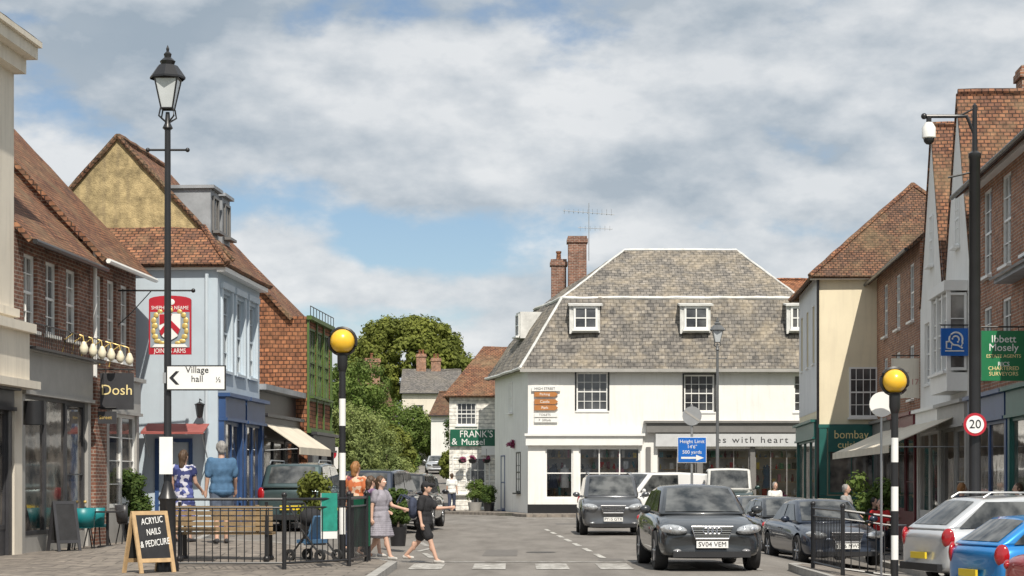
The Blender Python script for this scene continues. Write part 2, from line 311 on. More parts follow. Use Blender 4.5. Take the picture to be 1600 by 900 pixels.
CB=cl('blue cotton',(.06,.135,.24)); CN=cl('dark navy cotton',(.04,.05,.085)); CG=cl('grey jersey',(.27,.255,.29)); CK=cl('black cotton',(.018,.018,.021)); CP=cl('mauve cotton',(.22,.14,.25)); CW=cl('white cotton',(.75,.75,.73)); CR=cl('red cotton',(.5,.02,.02)); CGR=cl('grey marl cotton',(.3,.3,.3)); CBG=cl('beige canvas',(.4,.33,.25)); CDN=cl('denim',(.07,.09,.13))
person('man in blue t-shirt and dark shorts seen from behind beside bench',atp(346,34.3),R(196),1.82,CB,CDN,HG,(8,4,-8,4),(6,26,-4,18),11,.75,.44,wide=1.14)
w=person('woman in floral dress with long hair beside the street lamp',atp(287,34.8),R(160),1.66,FLORAL,CN,HB,(6,3,-8,8),(14,40,4,16),8,.3,.4,dress=.56,longh=.2,wide=1.1)
def backpack(label,x,y,z,rz,mt,s=1.):
    q=thing('backpack',label,'backpack',(x,y,z),rz); b=M(); b.T=Matrix.Scale(s,4); b.ball((0,.0,.0),.15,.09,.2,12); b.ball((0,.07,-.06),.11,.05,.1); rem(b,'bag',mt,q,.016,2,.008)
    for sx in (-.1,.1): b=M(); b.T=Matrix.Scale(s,4); b.tube([(sx*.9,-.05,.16),(sx,-.2,.24),(sx,-.28,.1)],.018); b.o('strap',mt,q,True)
person('woman with ginger hair in orange print top behind green board',atp(556,34.9),R(150),1.66,FLORO,CN,HO,(8,4,-8,8),(0,20,14,45),10,.5,.9,longh=.12,wide=1.14)
person('woman in grey dress walking past the railings end',atp(595,33.2),R(62),1.48,CG,CN,HB,(24,8,-16,22),(-12,14,26,50),11,.5,.4,dress=.46,longh=.1,shoe=SHW,wide=1.2)
person('girl in mauve top and pale shorts just behind woman in grey dress',atp(580,34.0),R(115),1.44,CP,CGR,HB,(14,6,-12,14),(10,50,-8,20),12,.5,.38,longh=.14,shoe=SHW,wide=1.08)
b_=person('boy in black top and cap striding across the crossing',atp(662,34.7,None,False),R(74),1.52,CK,CK,HK,(25,6,-20,24),(-8,20,42,52),12,.7,.36,shoe=SHW,cap=CK,lean=4,wide=1.14)
x,y,z=b_.location; backpack('black backpack worn by the boy on the crossing',x-.19,y+.03,z+1.0,R(-104),CN)
person('man in white shirt standing outside the small white restaurant',atp(706,89),R(170),1.74,CW,CN,HB,(6,2,-6,2),(2,10,2,10),8,.6,1.,wide=1.1)
person('grey haired person in pale shirt at outdoor tables on right',atp(1322,47),R(60),1.68,CGR,CN,HG,(4,4,-4,4),(12,40,12,40),8,.6,1.)
person('person in red top sitting by the shrub on right',atp(1375,46.5),R(-20),1.7,CR,CN,HK,(88,88,84,88),(25,50,25,50),8,.6,1.)
person('person in black jacket sitting at terrace beside red top',atp(1366,48.5),R(40),1.72,CK,CK,HK,(88,88,84,88),(25,50,25,50),8,1.8,1.)
person('person with short ginger hair behind silver car',atp(1503,41),R(100),1.72,CN,CN,HO,(8,4,-8,8),(5,20,5,20),8,.6,1.)
person('person with brown hair at right frame edge behind cars',atp(1591,39.5),R(-90),1.72,FLORO,CN,HB,(8,4,-8,8),(5,20,5,20),8,.6,1.)
person('person in white top walking beyond the dark cars',atp(1211,62),R(20),1.7,CW,CN,HG,(10,4,-10,8),(5,20,5,20),8,.6,1.)
# ------------------------------------------------------------ cars
K=dict(hatch=dict(L=4.2,W=1.77,H=1.42,b=.94,yc=.27,rf=.45,rr=.82,rb=.97),sedan=dict(L=4.6,W=1.82,H=1.42,b=.93,yc=.28,rf=.45,rr=.68,rb=.85),est=dict(L=4.4,W=1.8,H=1.58,b=1.0,yc=.25,rf=.42,rr=.80,rb=.97),
 suv=dict(L=4.25,W=1.8,H=1.69,b=1.06,yc=.24,rf=.39,rr=.90,rb=.985),van=dict(L=4.3,W=1.8,H=1.82,b=1.1,yc=.22,rf=.37,rr=.96,rb=.995),off=dict(L=4.0,W=1.8,H=1.92,b=1.2,yc=.30,rf=.355,rr=.965,rb=.992),mpv=dict(L=4.4,W=1.82,H=1.66,b=1.02,yc=.2,rf=.38,rr=.90,rb=.98))
def car(name,label,cat,x,y,rz,pm,kind,plate=None,grp=None,rings=False,rack=False,roofm=None,z=None,tall=False):
    k=K[kind]; L,Wd,H,b=k['L'],k['W'],k['H'],k['b']; hw=Wd/2; r=thing(name,label,cat,(x,y,gz(x,y) if z is None else z),rz,grp); y0=-L/2; boxy=kind in('suv','van','off','mpv')
    fr=[0,.01,.045,.14,k['yc'],.5,.8,.94,.988,1.]; zt=[.66,.74,.85,.93,1,1.02,1.04,1.03,.97,.88] if boxy else [.60,.67,.78,.88,.985,1.02,1.05,1.04,.97,.85]
    wf=[.83,.88,.94,.985,1,1,1,.97,.93,.88]; zb=[.30,.25,.21,.19,.19,.19,.2,.25,.28,.32]; ri=[]
    for f,t,w,bz in zip(fr,zt,wf,zb):
        T=t*b; w*=hw; h=T-bz; Y=y0+f*L; half=[(.82*w,bz),(.97*w,bz+.10*h),(w,bz+.42*h),(.985*w,bz+.68*h),(.95*w,bz+.86*h),(.86*w,T),(.45*w,T+.022)]
        bow=.10*(f<.05)-.10*(f>.95)
        def yy(xx): return Y+bow*(abs(xx)/hw)**2*1.2
        ri.append([V((xx,yy(xx),zz)) for xx,zz in half]+[V((0,Y,T+.03))]+[V((-xx,yy(xx),zz)) for xx,zz in half[::-1]]+[V((0,Y,bz))])
    m=M()
    for A,B in zip(ri,ri[1:]):
        n=len(A)
        for i in range(n): m.q((A[i],B[i],B[(i+1)%n],A[(i+1)%n]))
    for A in (ri[0],ri[-1]):
        c=sum(A,V())/len(A)
        for i in range(len(A)): m.q((A[i],A[(i+1)%len(A)],c))
    body=m.o('body',pm,r,True,ang=60); s=body.modifiers.new('s','SUBSURF'); s.levels=2; s.render_levels=2
    wr=.33 if not boxy else .355; wy=(y0+.185*L,y0+.795*L); cm=M()
    for Y in wy:
        for sx in (-1,1): cm.lathe([(0,-.17),(wr+.045,-.17),(wr+.045,.17),(0,.17)],(sx*(hw-.06),Y,wr+.01),24,'x')
    cut=cm.o('cut',PLAS,None,True); bo=body.modifiers.new('b','BOOLEAN'); bo.operation='DIFFERENCE'; bo.object=cut; bo.solver='EXACT'
    old=body.data; body.parent=None; bake(body); body.parent=r
    if len(body.data.polygons)<50: body.data=old
    bpy.data.objects.remove(cut)
    try: body.data.set_sharp_from_angle(angle=R(50))
    except Exception: pass
    yc,rf,rr,rb=[y0+k[q]*L for q in('yc','rf','rr','rb')]; wb=.855*hw; wt=(.68 if not boxy else .74)*hw; zc=b*.97
    if kind in('van','off'): wt=.8*hw
    us=[-1,-.5,0,.5,1]
    def row(w,Y,Z,bow,crown): return [V((u*w,Y+bow*(1-u*u),Z+crown*(1-u*u))) for u in us]
    rows=[row(wb,yc,zc,-.13,.01),row(wt,rf,H-.045,-.05,.03),row(wt,(rf+rr)/2,H-.02,0,.03),row(wt,rr,H-.07,.05,.03),row(wb*.95,rb,zc+.03,.09,.0)]
    m=M()
    for A,B in zip(rows,rows[1:]):
        for i in range(4): m.q((A[i],A[i+1],B[i+1],B[i]))
    m.q([q[0] for q in rows]); m.q([q[-1] for q in rows][::-1]); m.q([rows[0][i] for i in range(5)][::-1]+[rows[-1][i] for i in range(5)])
    ro=m.o('roof',roofm or pm,r,True,bev=.06,ang=35); ro.modifiers[0].segments=3
    def gl(A,B,nm,sg,v0=.10,v1=.93,u0=.07):
        g=M(); n=(B[2]-A[2]).cross(V((1,0,0))).normalized()*sg
        def P(u,v):
            f=(u*(1-2*u0)+u0)*4; i=min(3,int(f)); a=A[i].lerp(A[i+1],f-i); c=B[i].lerp(B[i+1],f-i); return a.lerp(c,v0+(v1-v0)*v)+n*.009
        for i in range(8): g.q((P(i/8,0),P((i+1)/8,0),P((i+1)/8,1),P(i/8,1)))
        return g.o(nm,CGL,r,True)
    nn=(rows[1][2]-rows[0][2]).cross(V((1,0,0))); ws=gl(rows[0],rows[1],'windscreen',1 if nn.y<0 else -1)
    nn=(rows[4][2]-rows[3][2]).cross(V((1,0,0))); gl(rows[3],rows[4],'rear_window',1 if nn.y>0 else -1,.1,.8 if boxy else .85,.1)
    z0,z1=zc+.06,H-.11; lf=lambda a,c,z:a+(c-a)*(z-zc)/(H-.05-zc); yp=rf+.42*(rr-rf)+.1; segs=[[(lf(yc,rf,z0)+.12,z0),(yp-.04,z0),(yp-.04,z1),(lf(yc,rf,z1)+.12,z1)],[(yp+.04,z0),(lf(rb,rr,z0)-.14,z0),(lf(rb,rr,z1)-.12,z1),(yp+.04,z1)]]
    if kind=='van': segs=segs[:1]
    for sx in (-1,1):
        for sg in segs:
            g=M(); pts=[(sx*(lf(wb,wt,z)+.012),Y,z) for Y,z in sg]; g.q(pts if sx<0 else pts[::-1]); g.o('side_window',CGL,r)
        g=M(); g.ball((sx*(hw+.07),yc+.22,b+.06),.10,.055,.075); g.tube([(sx*hw*.9,yc+.26,b),(sx*(hw+.05),yc+.23,b+.04)],.02,6); g.o('mirror',pm,r,True)
        g=M(); zl=.69*b/.94 if not boxy else .74*b; g.T=Matrix.Translation((sx*hw*.70,y0+.11,zl))@Matrix.Rotation(R(sx*24),4,'Z')@Matrix.Rotation(R(-sx*6),4,'Y')
        g.ball((0,0,0),.235,.12,.082 if not boxy else .095,14); hl=g.o('headlight',LENS,r,True)
        for dx in (-.07,.07): g=M(); g.T=Matrix.Translation((sx*hw*.68+dx,y0+.005+max(0,dx*sx)*.45,zl)); g.ball((0,0,0),.045,.03,.045,12); g.o('reflector',CHR,hl,True)
        g=M(); g.T=Matrix.Translation((sx*hw*.84,y0+L-.15,b*.86))@Matrix.Rotation(R(-sx*42),4,'Z'); g.ball((0,0,0),.12,.062,.17 if (boxy or tall) else .075,14); g.o('tail_light',TAIL,r,True)
        g=M(); g.ball((sx*hw*.64,y0+.045,.34),.07,.05,.035); g.o('fog_light',FOG,r,True)
        for Y in wy:
            w=M(); w.lathe([(wr*.62,-.1),(wr*.95,-.11),(wr,-.07),(wr,.07),(wr*.95,.11),(wr*.62,.1)],(sx*(hw-.115),Y,wr),24,'x'); wo=w.o('wheel',TYRE,r,True)
            w=M(); cx=sx*(hw-.035)
            w.lathe([(wr*.66,-.02),(wr*.66,.02),(wr*.58,.02),(wr*.56,-.02)],(cx,Y,wr),20,'x'); w.lathe([(0,-.025),(.06,-.02),(.06,.02),(0,.025)],(cx,Y,wr),10,'x')
            for q in range(6):
                a=q*1.0472; w.tube([(cx,Y,wr),(cx,Y+math.cos(a)*wr*.62,wr+math.sin(a)*wr*.62)],.026,6)
            w.o('rim',RIM,wo,True)
        g=M(); zz=b*.83; g.box(sx*hw*.975,sx*(hw*.975+.03),yp-.3,yp-.12,zz,zz+.03); g.o('door_handle',pm,r)
    g=M(); gw=.34 if kind!='off' else .5; zg=.64*b/.94; gh=.10
    g.pris([(-gw,zg+gh),(-gw*.8,zg-gh),(gw*.8,zg-gh),(gw,zg+gh)],y0-.018,y0+.1); go=g.o('grille',PLAS,r)
    for j in range(5): g=M(); zz=zg-.08+j*.038; ww=gw*(.80+.16*j/4); g.box(-ww,ww,y0-.026,y0-.014,zz,zz+.012); g.o('grille_bar',CHR,go)
    g=M(); g.tube([(-gw,y0-.02,zg+gh),(gw,y0-.02,zg+gh),(gw*.8,y0-.02,zg-gh),(-gw*.8,y0-.02,zg-gh),(-gw,y0-.02,zg+gh)],.012,6); g.o('grille_surround',CHR,go)
    g=M(); g.box(-hw*.72,hw*.72,y0-.0,y0+.12,.235,.33); g.o('lower_intake',PLAS,r,bev=.01)
    if rings:
        g=M()
        for j in range(4):
            cx=-.105+.07*j; pts=[(cx+.048*math.cos(a*.4488),y0-.035,zg+.03+.048*math.sin(a*.4488)) for a in range(15)]; g.tube(pts,.009,6)
        g.o('badge',CHR,go,True)
    if plate:
        g=M(); g.box(-.26,.26,y0-.035,y0-.01,.39,.505); po=g.o('number_plate',PLW,r); text(plate,.11,BLK,po,0,y0-.037,.448)
    g=M(); g.box(-.26,.26,y0+L-.02,y0+L+.02,b*.5,b*.5+.11); po=g.o('number_plate',PLY,r)
    g=M(); g.box(-hw*.75,hw*.75,y0+L-.08,y0+L+.01,.3,.42); g.o('rear_bumper',PLAS,r,bev=.02)
    if rack:
        for sx in (-1,1): g=M(); g.tube([(sx*wt*.9,rf+.2,H-.03),(sx*wt*.9,rf+.3,H+.045),(sx*wt*.9,rr-.2,H+.045),(sx*wt*.9,rr-.05,H-.04)],.018,6); g.o('roof_rail',ALU,r,True)
    return r
P_AU=paint('charcoal car paint',(.034,.038,.042)); P_SK=paint('pewter car paint',(.13,.135,.145),.6); P_WH=paint('white car paint',(.78,.78,.78),0); P_GN=paint('dark green car paint',(.03,.06,.055)); P_BK=paint('black car paint',(.016,.017,.02)); P_NV=paint('navy car paint',(.022,.032,.055)); P_SV=paint('silver car paint',(.60,.62,.64),.4); P_BL=paint('bright blue car paint',(.02,.24,.62)); P_RD=paint('red car paint',(.42,.015,.02)); P_TL=paint('teal grey car paint',(.06,.095,.10)); P_GY=paint('graphite car paint',(.06,.065,.07))
car('car','charcoal hatchback driving toward the crossing with white number plate','car',3.2,33.5,R(2),P_AU,'hatch','SV04 VEM',rings=True)
car('car','pewter compact suv with roof rails driving behind the charcoal hatchback','car',2.77,54.6,R(0),P_SK,'suv','PY15 GTX',rack=True)
car('van','white van crossing the street behind the pewter suv','van',5.0,68,R(-62),P_WH,'van',z=.0)
car('off_roader','dark green boxy off roader with pale roof','off roader',PX(1138,66),66,R(-4),P_GN,'off','GK53 LFV',roofm=LEADW,z=0.02)
g_r='cars parked along the right kerb'; g_l='cars parked along the left kerb'
car('parked_car','graphite car parked farthest along right kerb','car',PX(1180,60),60.5,R(1),P_GY,'hatch',grp=g_r)
car('parked_car','dark grey car parked second farthest along right kerb','car',PX(1196,53),54.3,R(2),P_AU,'hatch','LD12 HRN',grp=g_r)
car('parked_car','black hatchback parked directly behind the navy saloon on right','car',PX(1240,47),48.6,R(4),P_BK,'hatch','KX60 RVO',grp=g_r)
car('parked_car','navy saloon parked nearest behind the right hand railings','car',PX(1307,40.5),42.6,R(5),P_NV,'sedan','YB16 NWS',grp=g_r)
car('parked_car','silver estate with roof rails and red tail lights seen from behind','car',9.1,33.6,R(106),P_SV,'est',rack=True,grp=g_r,z=-.34,tall=True)
car('parked_car','bright blue hatchback parked at lower right','car',8.98,29.9,R(106),P_BL,'hatch',grp=g_r,z=-.44,tall=True)
car('parked_car','red saloon with only its rear corner showing at lower right','car',9.15,26.4,R(104),P_RD,'sedan',grp=g_r,z=-.48)
car('parked_car','teal grey suv parked beside the pale blue pub','car',-5.2,48.5,R(176),P_TL,'suv',rack=True,grp=g_l)
car('parked_car','navy people carrier parked behind the walking women','car',PX(594,52),52.5,R(172),P_NV,'mpv',grp=g_l)
car('parked_car','black people carrier parked behind the striding boy','car',PX(636,57),58,R(176),P_BK,'mpv',grp=g_l)
car('parked_car','graphite people carrier parked last in left row','car',PX(648,64),65,R(180),P_GY,'mpv',grp=g_l)
car('car','silver grey car far up the lane between hedges','car',PX(682,150),150,R(3),P_SV,'hatch')
# ------------------------------------------------------------ ground
xs=[-700,-300,-120,-60,-30,-20]+[-14+.5*i for i in range(57)]+[20,30,60,120,300,700]; ys=[-60,-20,0,10,20]+[24+i for i in range(80)]+[110+12*i for i in range(20)]+[500,900,2500]
m=M()
for j in range(len(ys)-1):
    for i in range(len(xs)-1): m.q([(x,y,gz(x,y)-.05) for x,y in ((xs[i],ys[j]),(xs[i+1],ys[j]),(xs[i+1],ys[j+1]),(xs[i],ys[j+1]))])
struct(m.o('ground',GRASS,None,True))
def interp(rows,Y):
    for a,b in zip(rows,rows[1:]):
        if a[0]<=Y<=b[0]: t=(Y-a[0])/(b[0]-a[0]); return [a[i]+(b[i]-a[i])*t for i in (1,2)]
    return rows[-1][1:]
def strip(name,rows,dz,mt,skirt=0,dx=.5,dy=1.):
    m=M(); y0,y1=rows[0][0],rows[-1][0]; n=max(1,int((y1-y0)/dy)); Ys=sorted({y0+(y1-y0)*i/n for i in range(n+1)}|{r[0] for r in rows}); g=[]
    w=max(abs(r[2]-r[1]) for r in rows); nx=max(1,int(w/dx))
    for Y in Ys:
        a,b=interp(rows,Y); g.append([V((a+(b-a)*i/nx,Y,gz(a+(b-a)*i/nx,Y)+dz)) for i in range(nx+1)])
    for A,B in zip(g,g[1:]):
        for i in range(nx): m.q((A[i],A[i+1],B[i+1],B[i]))
        if skirt:
            for i,s in ((0,1),(nx,-1)):
                d=V((0,0,skirt)); m.q((A[i],B[i],B[i]-d,A[i]-d)[::s])
    if skirt:
        for A,s in ((g[0],1),(g[-1],-1)):
            for i in range(nx): d=V((0,0,skirt)); m.q((A[i],A[i]-d,A[i+1]-d,A[i+1])[::s])
    return struct(m.o(name,mt,None,True))
strip('road',[(5,-14,13),(70,-14,13),(76,-13,14),(82.2,-13,14),(83,-13,.3)],0,ROAD)
strip('lane',[(82.2,-6,-.5),(95,-5.9,-1.9),(110,-6.6,-3.0),(140,-8.2,-4.0),(200,-12,-8)],.005,ROAD)
PL=[(8,-16,-1.95),(32.6,-16,-1.95),(33.4,-16,-2.2),(34.2,-16,-2.9),(35.5,-16,-4.4),(37,-16,-6.0),(40,-16,-6.25),(62,-14,-5.2),(80,-14,-4.9),(82,-14,-5.6)]
strip('pavement_left',[(y,a,b-.15) for y,a,b in PL],.12,PAVE,0); strip('kerb_left',[(y,b-.15,b) for y,a,b in PL],.121,KERB,.3)
PR=[(8,7.9,13),(30,7.9,13),(45,8.2,13.5),(52,8.4,13.5),(62,8.9,14),(66,9.0,14),(76,9.7,14)]
strip('pavement_right',[(y,a+.15,b) for y,a,b in PR],.12,PAVE,0); strip('kerb_right',[(y,a,a+.15) for y,a,b in PR],.121,KERB,.3)
PI=[(27,4.75,6.0),(31.5,4.7,6.2),(33,4.75,6.2),(34,5.0,6.0),(34.5,5.3,5.8)]
strip('crossing_island',[(y,a+.14,b-.14) for y,a,b in PI],.12,PAVE,0); strip('kerb_island_left',[(y,a,a+.14) for y,a,b in PI],.121,KERB,.3); strip('kerb_island_right',[(y,b-.14,b) for y,a,b in PI],.121,KERB,.3)
strip('pavement_centre',[(79.8,.6,13),(81,.2,13),(83.2,0,13),(84,-.4,.6),(87.5,-3.4,-.3),(92,-3.6,-.5)],.12,PAVE,.3)
for i in range(6):
    x=-1.75+i*1.08; strip('crossing_stripe',[(32.2,x,x+.56),(34.4,x,x+.56)],.008,MARKW)
for k_ in range(2): strip('give_way_line',[(35.0+.25*k_,-1.8,4.5),(35.12+.25*k_,-1.8,4.5)],.008,MARKW,0,.3)
for i in range(7):
    y=37+i*3.4; x=2.0-.45*(i*3.4)/14-.3; strip('centre_line_dash',[(y,x,x+.12),(y+2,x-.06,x+.06)],.008,MARK)
    x=-1.6-.2*i; strip('zigzag_line',[(y,x-.25*(i%2),x+.12-.25*(i%2)),(y+2.4,x-.25*((i+1)%2),x+.12-.25*((i+1)%2))],.008,MARKW)
for i in range(8): strip('give_way_mark',[(77.2,-.2+i*.75,.2+i*.75),(77.6,-.2+i*.75,.2+i*.75)],.008,MARK)
PATCH=mat('tar patch',(.15,.14,.13),.9,.2,6,.2)
for i,(y,x,w_,l) in enumerate(((38,-.6,.7,3.5),(46,3.6,.8,5),(66,1.5,2.2,2.5),(35.6,1.6,.5,1.2))): strip('road_patch',[(y,x,x+w_),(y+l,x+.05,x+w_+.03)],.004,PATCH)
IRON=mat('manhole iron',(.09,.085,.08),.6,.3,20,.3,metal=.3)
for x,y in ((.6,40),(2.3,62)):
    q=thing('manhole_cover','round iron manhole cover in the road '+('nearer the crossing' if y<50 else 'farther up the street'),'manhole cover',(x,y,gz(x,y)+.009),0); m=M(); m.lathe([(0,0),(.3,0),(.31,-.004)],(0,0,0),20); m.o('cover',IRON,q)
# ------------------------------------------------------------ building helpers
def bld(name,label,cat,A,B,depth,h,wm,ops=(),grp=None,z0=-.8,wall=True):
    rz=math.atan2(B[1]-A[1],B[0]-A[0]); L=math.hypot(B[0]-A[0],B[1]-A[1]); r=thing(name,label,cat,(A[0],A[1],0),rz,grp)
    if wall:
        m=M(); m.fac(0,L,z0,h,ops)
        m.q(((0,depth,z0),(0,0,z0),(0,0,h),(0,depth,h))); m.q(((L,0,z0),(L,depth,z0),(L,depth,h),(L,0,h))); m.q(((L,depth,z0),(0,depth,z0),(0,depth,h),(L,depth,h))); m.o('wall',wm,r)
    return r,L
def win(r,x0,x1,z0,z1,nc=2,nr=2,y=.07,fm=WH,sill=True,gm=None,fw=.06,bar=.024,mid=True,T=None,sm=None,name='window'):
    m=M(); m.T=T; d=.05
    m.box(x0,x0+fw,y,y+d,z0,z1);m.box(x1-fw,x1,y,y+d,z0,z1);m.box(x0+fw,x1-fw,y,y+d,z1-fw,z1);m.box(x0+fw,x1-fw,y,y+d,z0,z0+fw*1.2)
    if mid: zm=(z0+z1)/2; m.box(x0+fw,x1-fw,y+.004,y+d-.004,zm-.025,zm+.025)
    for i in range(1,nc): xx=x0+(x1-x0)*i/nc; m.box(xx-bar/2,xx+bar/2,y+.01,y+d-.012,z0+fw,z1-fw)
    for j in range(1,nr):
        zz=z0+(z1-z0)*j/nr
        if mid and abs(zz-(z0+z1)/2)<.03: continue
        m.box(x0+fw,x1-fw,y+.012,y+d-.014,zz-bar/2,zz+bar/2)
    w=m.o(name,fm,r); m=M(); m.T=T; yy=y+d-.006; m.q(((x0+.01,yy,z0+.01),(x1-.01,yy,z0+.01),(x1-.01,yy,z1-.01),(x0+.01,yy,z1-.01))); m.o('pane',gm or rnd.choice((GL,GL,GLC)),w)
    if sill: m=M(); m.T=T; m.box(x0-.06,x1+.06,y-.14,y+.02,z0-.07,z0-.005); m.o('sill',sm or fm,w)
    return w
def shop(r,x0,x1,zt,fm,n=2,zf=.5,y=-.05,riser=.6,gm=GLS,wm=None,door=None,nr=1,z0=-.8):
    m=M(); m.box(x0,x1,y-.12,.02,zt-zf,zt); m.box(x0-.05,x1+.05,y-.24,.015,zt+.002,zt+.09); m.box(x0-.02,x1+.02,y-.17,.01,zt-zf-.07,zt-zf-.002); f=m.o('fascia',fm,r)
    b=zt-zf-.07
    for xx in (x0,x1-.2): m=M(); m.box(xx,xx+.2,y-.08,.012,z0,b-.003); m.o('pilaster',fm,r)
    m=M(); m.box(x0+.2,x1-.2,y-.02,.01,z0,riser); m.o('stall_riser',fm,r)
    for i in range(n):
        a=x0+.2+(x1-x0-.4)*i/n; c=x0+.2+(x1-x0-.4)*(i+1)/n
        if door==i:
            d=win(r,a+.02,c-.02,.12,b,1,2,y-.01,wm or fm,False,gm,.1,name='door',mid=False); hm=M(); hm.ball((c-.12,y-.05,1.05),.035); hm.o('handle',GOLD,d,True)
        else: win(r,a,c,riser,b,1,nr,y-.03,wm or fm,False,gm,.07,mid=False,name='shop_window')
    return f
def chim(r,x,y,z0,z1,w=.7,d=.5,mt=BRICKO,pots=2):
    m=M(); m.box(x-w/2,x+w/2,y-d/2,y+d/2,z0,z1-.3); m.box(x-w/2-.06,x+w/2+.06,y-d/2-.06,y+d/2+.06,z1-.3,z1-.12); m.box(x-w/2-.02,x+w/2+.02,y-d/2-.02,y+d/2+.02,z1-.12,z1); c=m.o('chimney',mt,r)
    for i in range(pots): m=M(); m.lathe([(.12,0),(.1,.3),(.13,.32),(.13,.4),(.08,.4),(.08,0)],(x+(i-(pots-1)/2)*.3,y,z1),12); m.o('chimney_pot',TILEH,c,True)
def ridge(r,pts,mt,rad=.09,name='ridge_tiles'):
    m=M(); a,b=V(pts[0]),V(pts[1]); n=max(2,int((b-a).length/.45)); m.tube([a.lerp(b,i/n)+V((0,0,.03*mn.noise(a.lerp(b,i/n)*1.3))) for i in range(n+1)],[rad*(1+.12*(i%2)) for i in range(n+1)],6); m.o(name,mt,r,True)
def gable(r,L,D,h,rise,mt,ov=.3,x0=0,yr=None,wm=None,ve=.15,gut=BLK):
    yr=yr or D/2; sl=rise/yr; ez=h-ov*sl; m=M(); m.patch((x0-ve,-ov,ez),(x0+L+ve,-ov,ez),(x0+L+ve,yr,h+rise),(x0-ve,yr,h+rise)); sl2=rise/(D-yr); m.patch((x0+L+ve,D+ov,h-ov*sl2),(x0-ve,D+ov,h-ov*sl2),(x0-ve,yr,h+rise),(x0+L+ve,yr,h+rise)); ro=m.o('roof',mt,r)
    ridge(ro,[(x0-ve,yr,h+rise),(x0+L+ve,yr,h+rise)],mt)
    if wm:
        e=.003; m=M(); m.q(((x0+e,0,h),(x0+e,yr,h+rise-.1),(x0+e,D,h))); m.o('gable_wall',wm,r); m=M(); m.q(((x0+L-e,0,h),(x0+L-e,D,h),(x0+L-e,yr,h+rise-.1))); m.o('gable_wall',wm,r)
    m=M(); m.tube([(x0-ve,-ov-.05,ez-.06),(x0+L+ve,-ov-.05,ez-.06)],.055,6); m.o('gutter',gut,r,True)
    return ro
def awning(r,x0,x1,z,proj,drop,mt,name='awning',val=.2):
    m=M(); m.patch((x0,-proj,z-drop),(x1,-proj,z-drop),(x1,-.05,z),(x0,-.05,z),.02,.02,.5); m.box(x0,x1,-proj-.02,-proj,z-drop-val,z-drop-.005)
    a=m.o(name,mt,r)
    for xx in (x0+.05,x1-.05): m=M(); m.tube([(xx,-.05,z-.8),(xx,-proj+.05,z-drop-.05)],.015,6); m.o('awning_arm',ALU,a,True)
lf_=lambda Y,c:(.0667*Y+c,Y)
# ---- left row
A_=-11.74
r,L=bld('townhouse','tall cream townhouse with moulded cornice at left frame edge','building',lf_(29,A_),lf_(36,A_),7,9.4,CREAM,[(1,1.9,5.2,7),(3.6,4.5,5.2,7)])
win(r,1,1.9,5.2,7,2,4);win(r,3.6,4.5,5.2,7,2,4)
m=M(); m.box(-.1,L+.12,-.42,.3,9.4,9.62); m.box(-.1,L+.05,-.22,.2,9.12,9.398); m.box(-.1,L+.14,-.5,.3,9.622,9.72); m.o('cornice',CREAM,r)
m=M(); m.patch((-.1,-.5,9.74),(L+.15,-.5,9.74),(L-1.5,3,12),(1.5,3,12)); m.patch((L+.15,-.5,9.74),(L+.15,6.5,9.74),(L-1.5,3.02,12),(L-1.5,3,12)); m.o('roof',TILED,r)
m=M(); m.box(-.1,L-.02,-.12,.0,4.55,4.7); m.o('string_course',CREAM,r)
m=M(); m.box(0,L,-.3,-.002,3.35,4.25); m.box(-.05,L+.05,-.42,-.003,4.252,4.42); m.box(-.05,L+.05,-.5,-.003,3.2,3.345); m.o('fascia',CREAM,r)
m=M(); m.box(L-.45,L,-.16,-.003,-.8,3.19); m.o('pilaster',CREAM,r); shop(r,0,L-.5,3.15,DARK,2,.3)
m=M(); m.T=Matrix.Translation((L-.35,-.5,2.75)); m.lathe([(.2,-.22),(.2,.22),(.17,.22),(.17,-.22)],(0,0,0),14); m.o('wall_speaker',BLK,r,True)
r,L=bld('brick_house','red brick terrace with clay tiled roof, sash windows and dark shopfront','building',lf_(36.02,A_),lf_(40.9,A_),6,6.4,BRICK,[(x-.4,x+.4,4.4,5.85) for x in (.95,2.3,3.65)])
for x in (.95,2.3,3.65): win(r,x-.4,x+.4,4.4,5.85,2,4)
gable(r,L,6,6.4,3.05,TILE,.35,ve=.0,yr=3)
f=shop(r,.05,L-.3,3.95,GREYP,3,.75,riser=.45,door=2,wm=DARK)
m=M(); m.box(0,L-.2,-.42,-.3,3.97,4.02); m.tube([(0,-.4,4.45),(L-.2,-.4,4.45)],.015,6)
for i in range(40): xx=.05+i*(L-.35)/39; m.tube([(xx,-.4,4.0),(xx,-.4,4.45)],.007,4)
m.o('balcony_rail',BLK,r)
r,L=bld('brick_house','taller brick house with steep tiled roof beside the blue pub','building',lf_(40.92,A_),lf_(44.7,A_),6,6.6,BRICK,[(x-.36,x+.36,4.2,5.95) for x in (.7,1.75,2.85)])
for x in (.7,1.75,2.85): win(r,x-.36,x+.36,4.2,5.95,2,4,gm=GLC)
gable(r,L,6.2,6.65,3.3,TILE,.4,ve=.12,yr=3.1,wm=BRICK,gut=WH)
shop(r,.9,L-.2,3.75,GREYP,2,.7,riser=.9,wm=WH,nr=4,gm=GLS)
m=M(); m.box(0,.85,-.14,-.002,-.8,3.6); m.o('brick_pier',BRICK,r)
m=M(); m.tube([(.02,-.12,6.4),(.02,-.12,3.7)],.045,6); m.o('downpipe',WH,r,True)
LAMPG=mat('cream lamp glass',(.74,.68,.52),.3,.12)
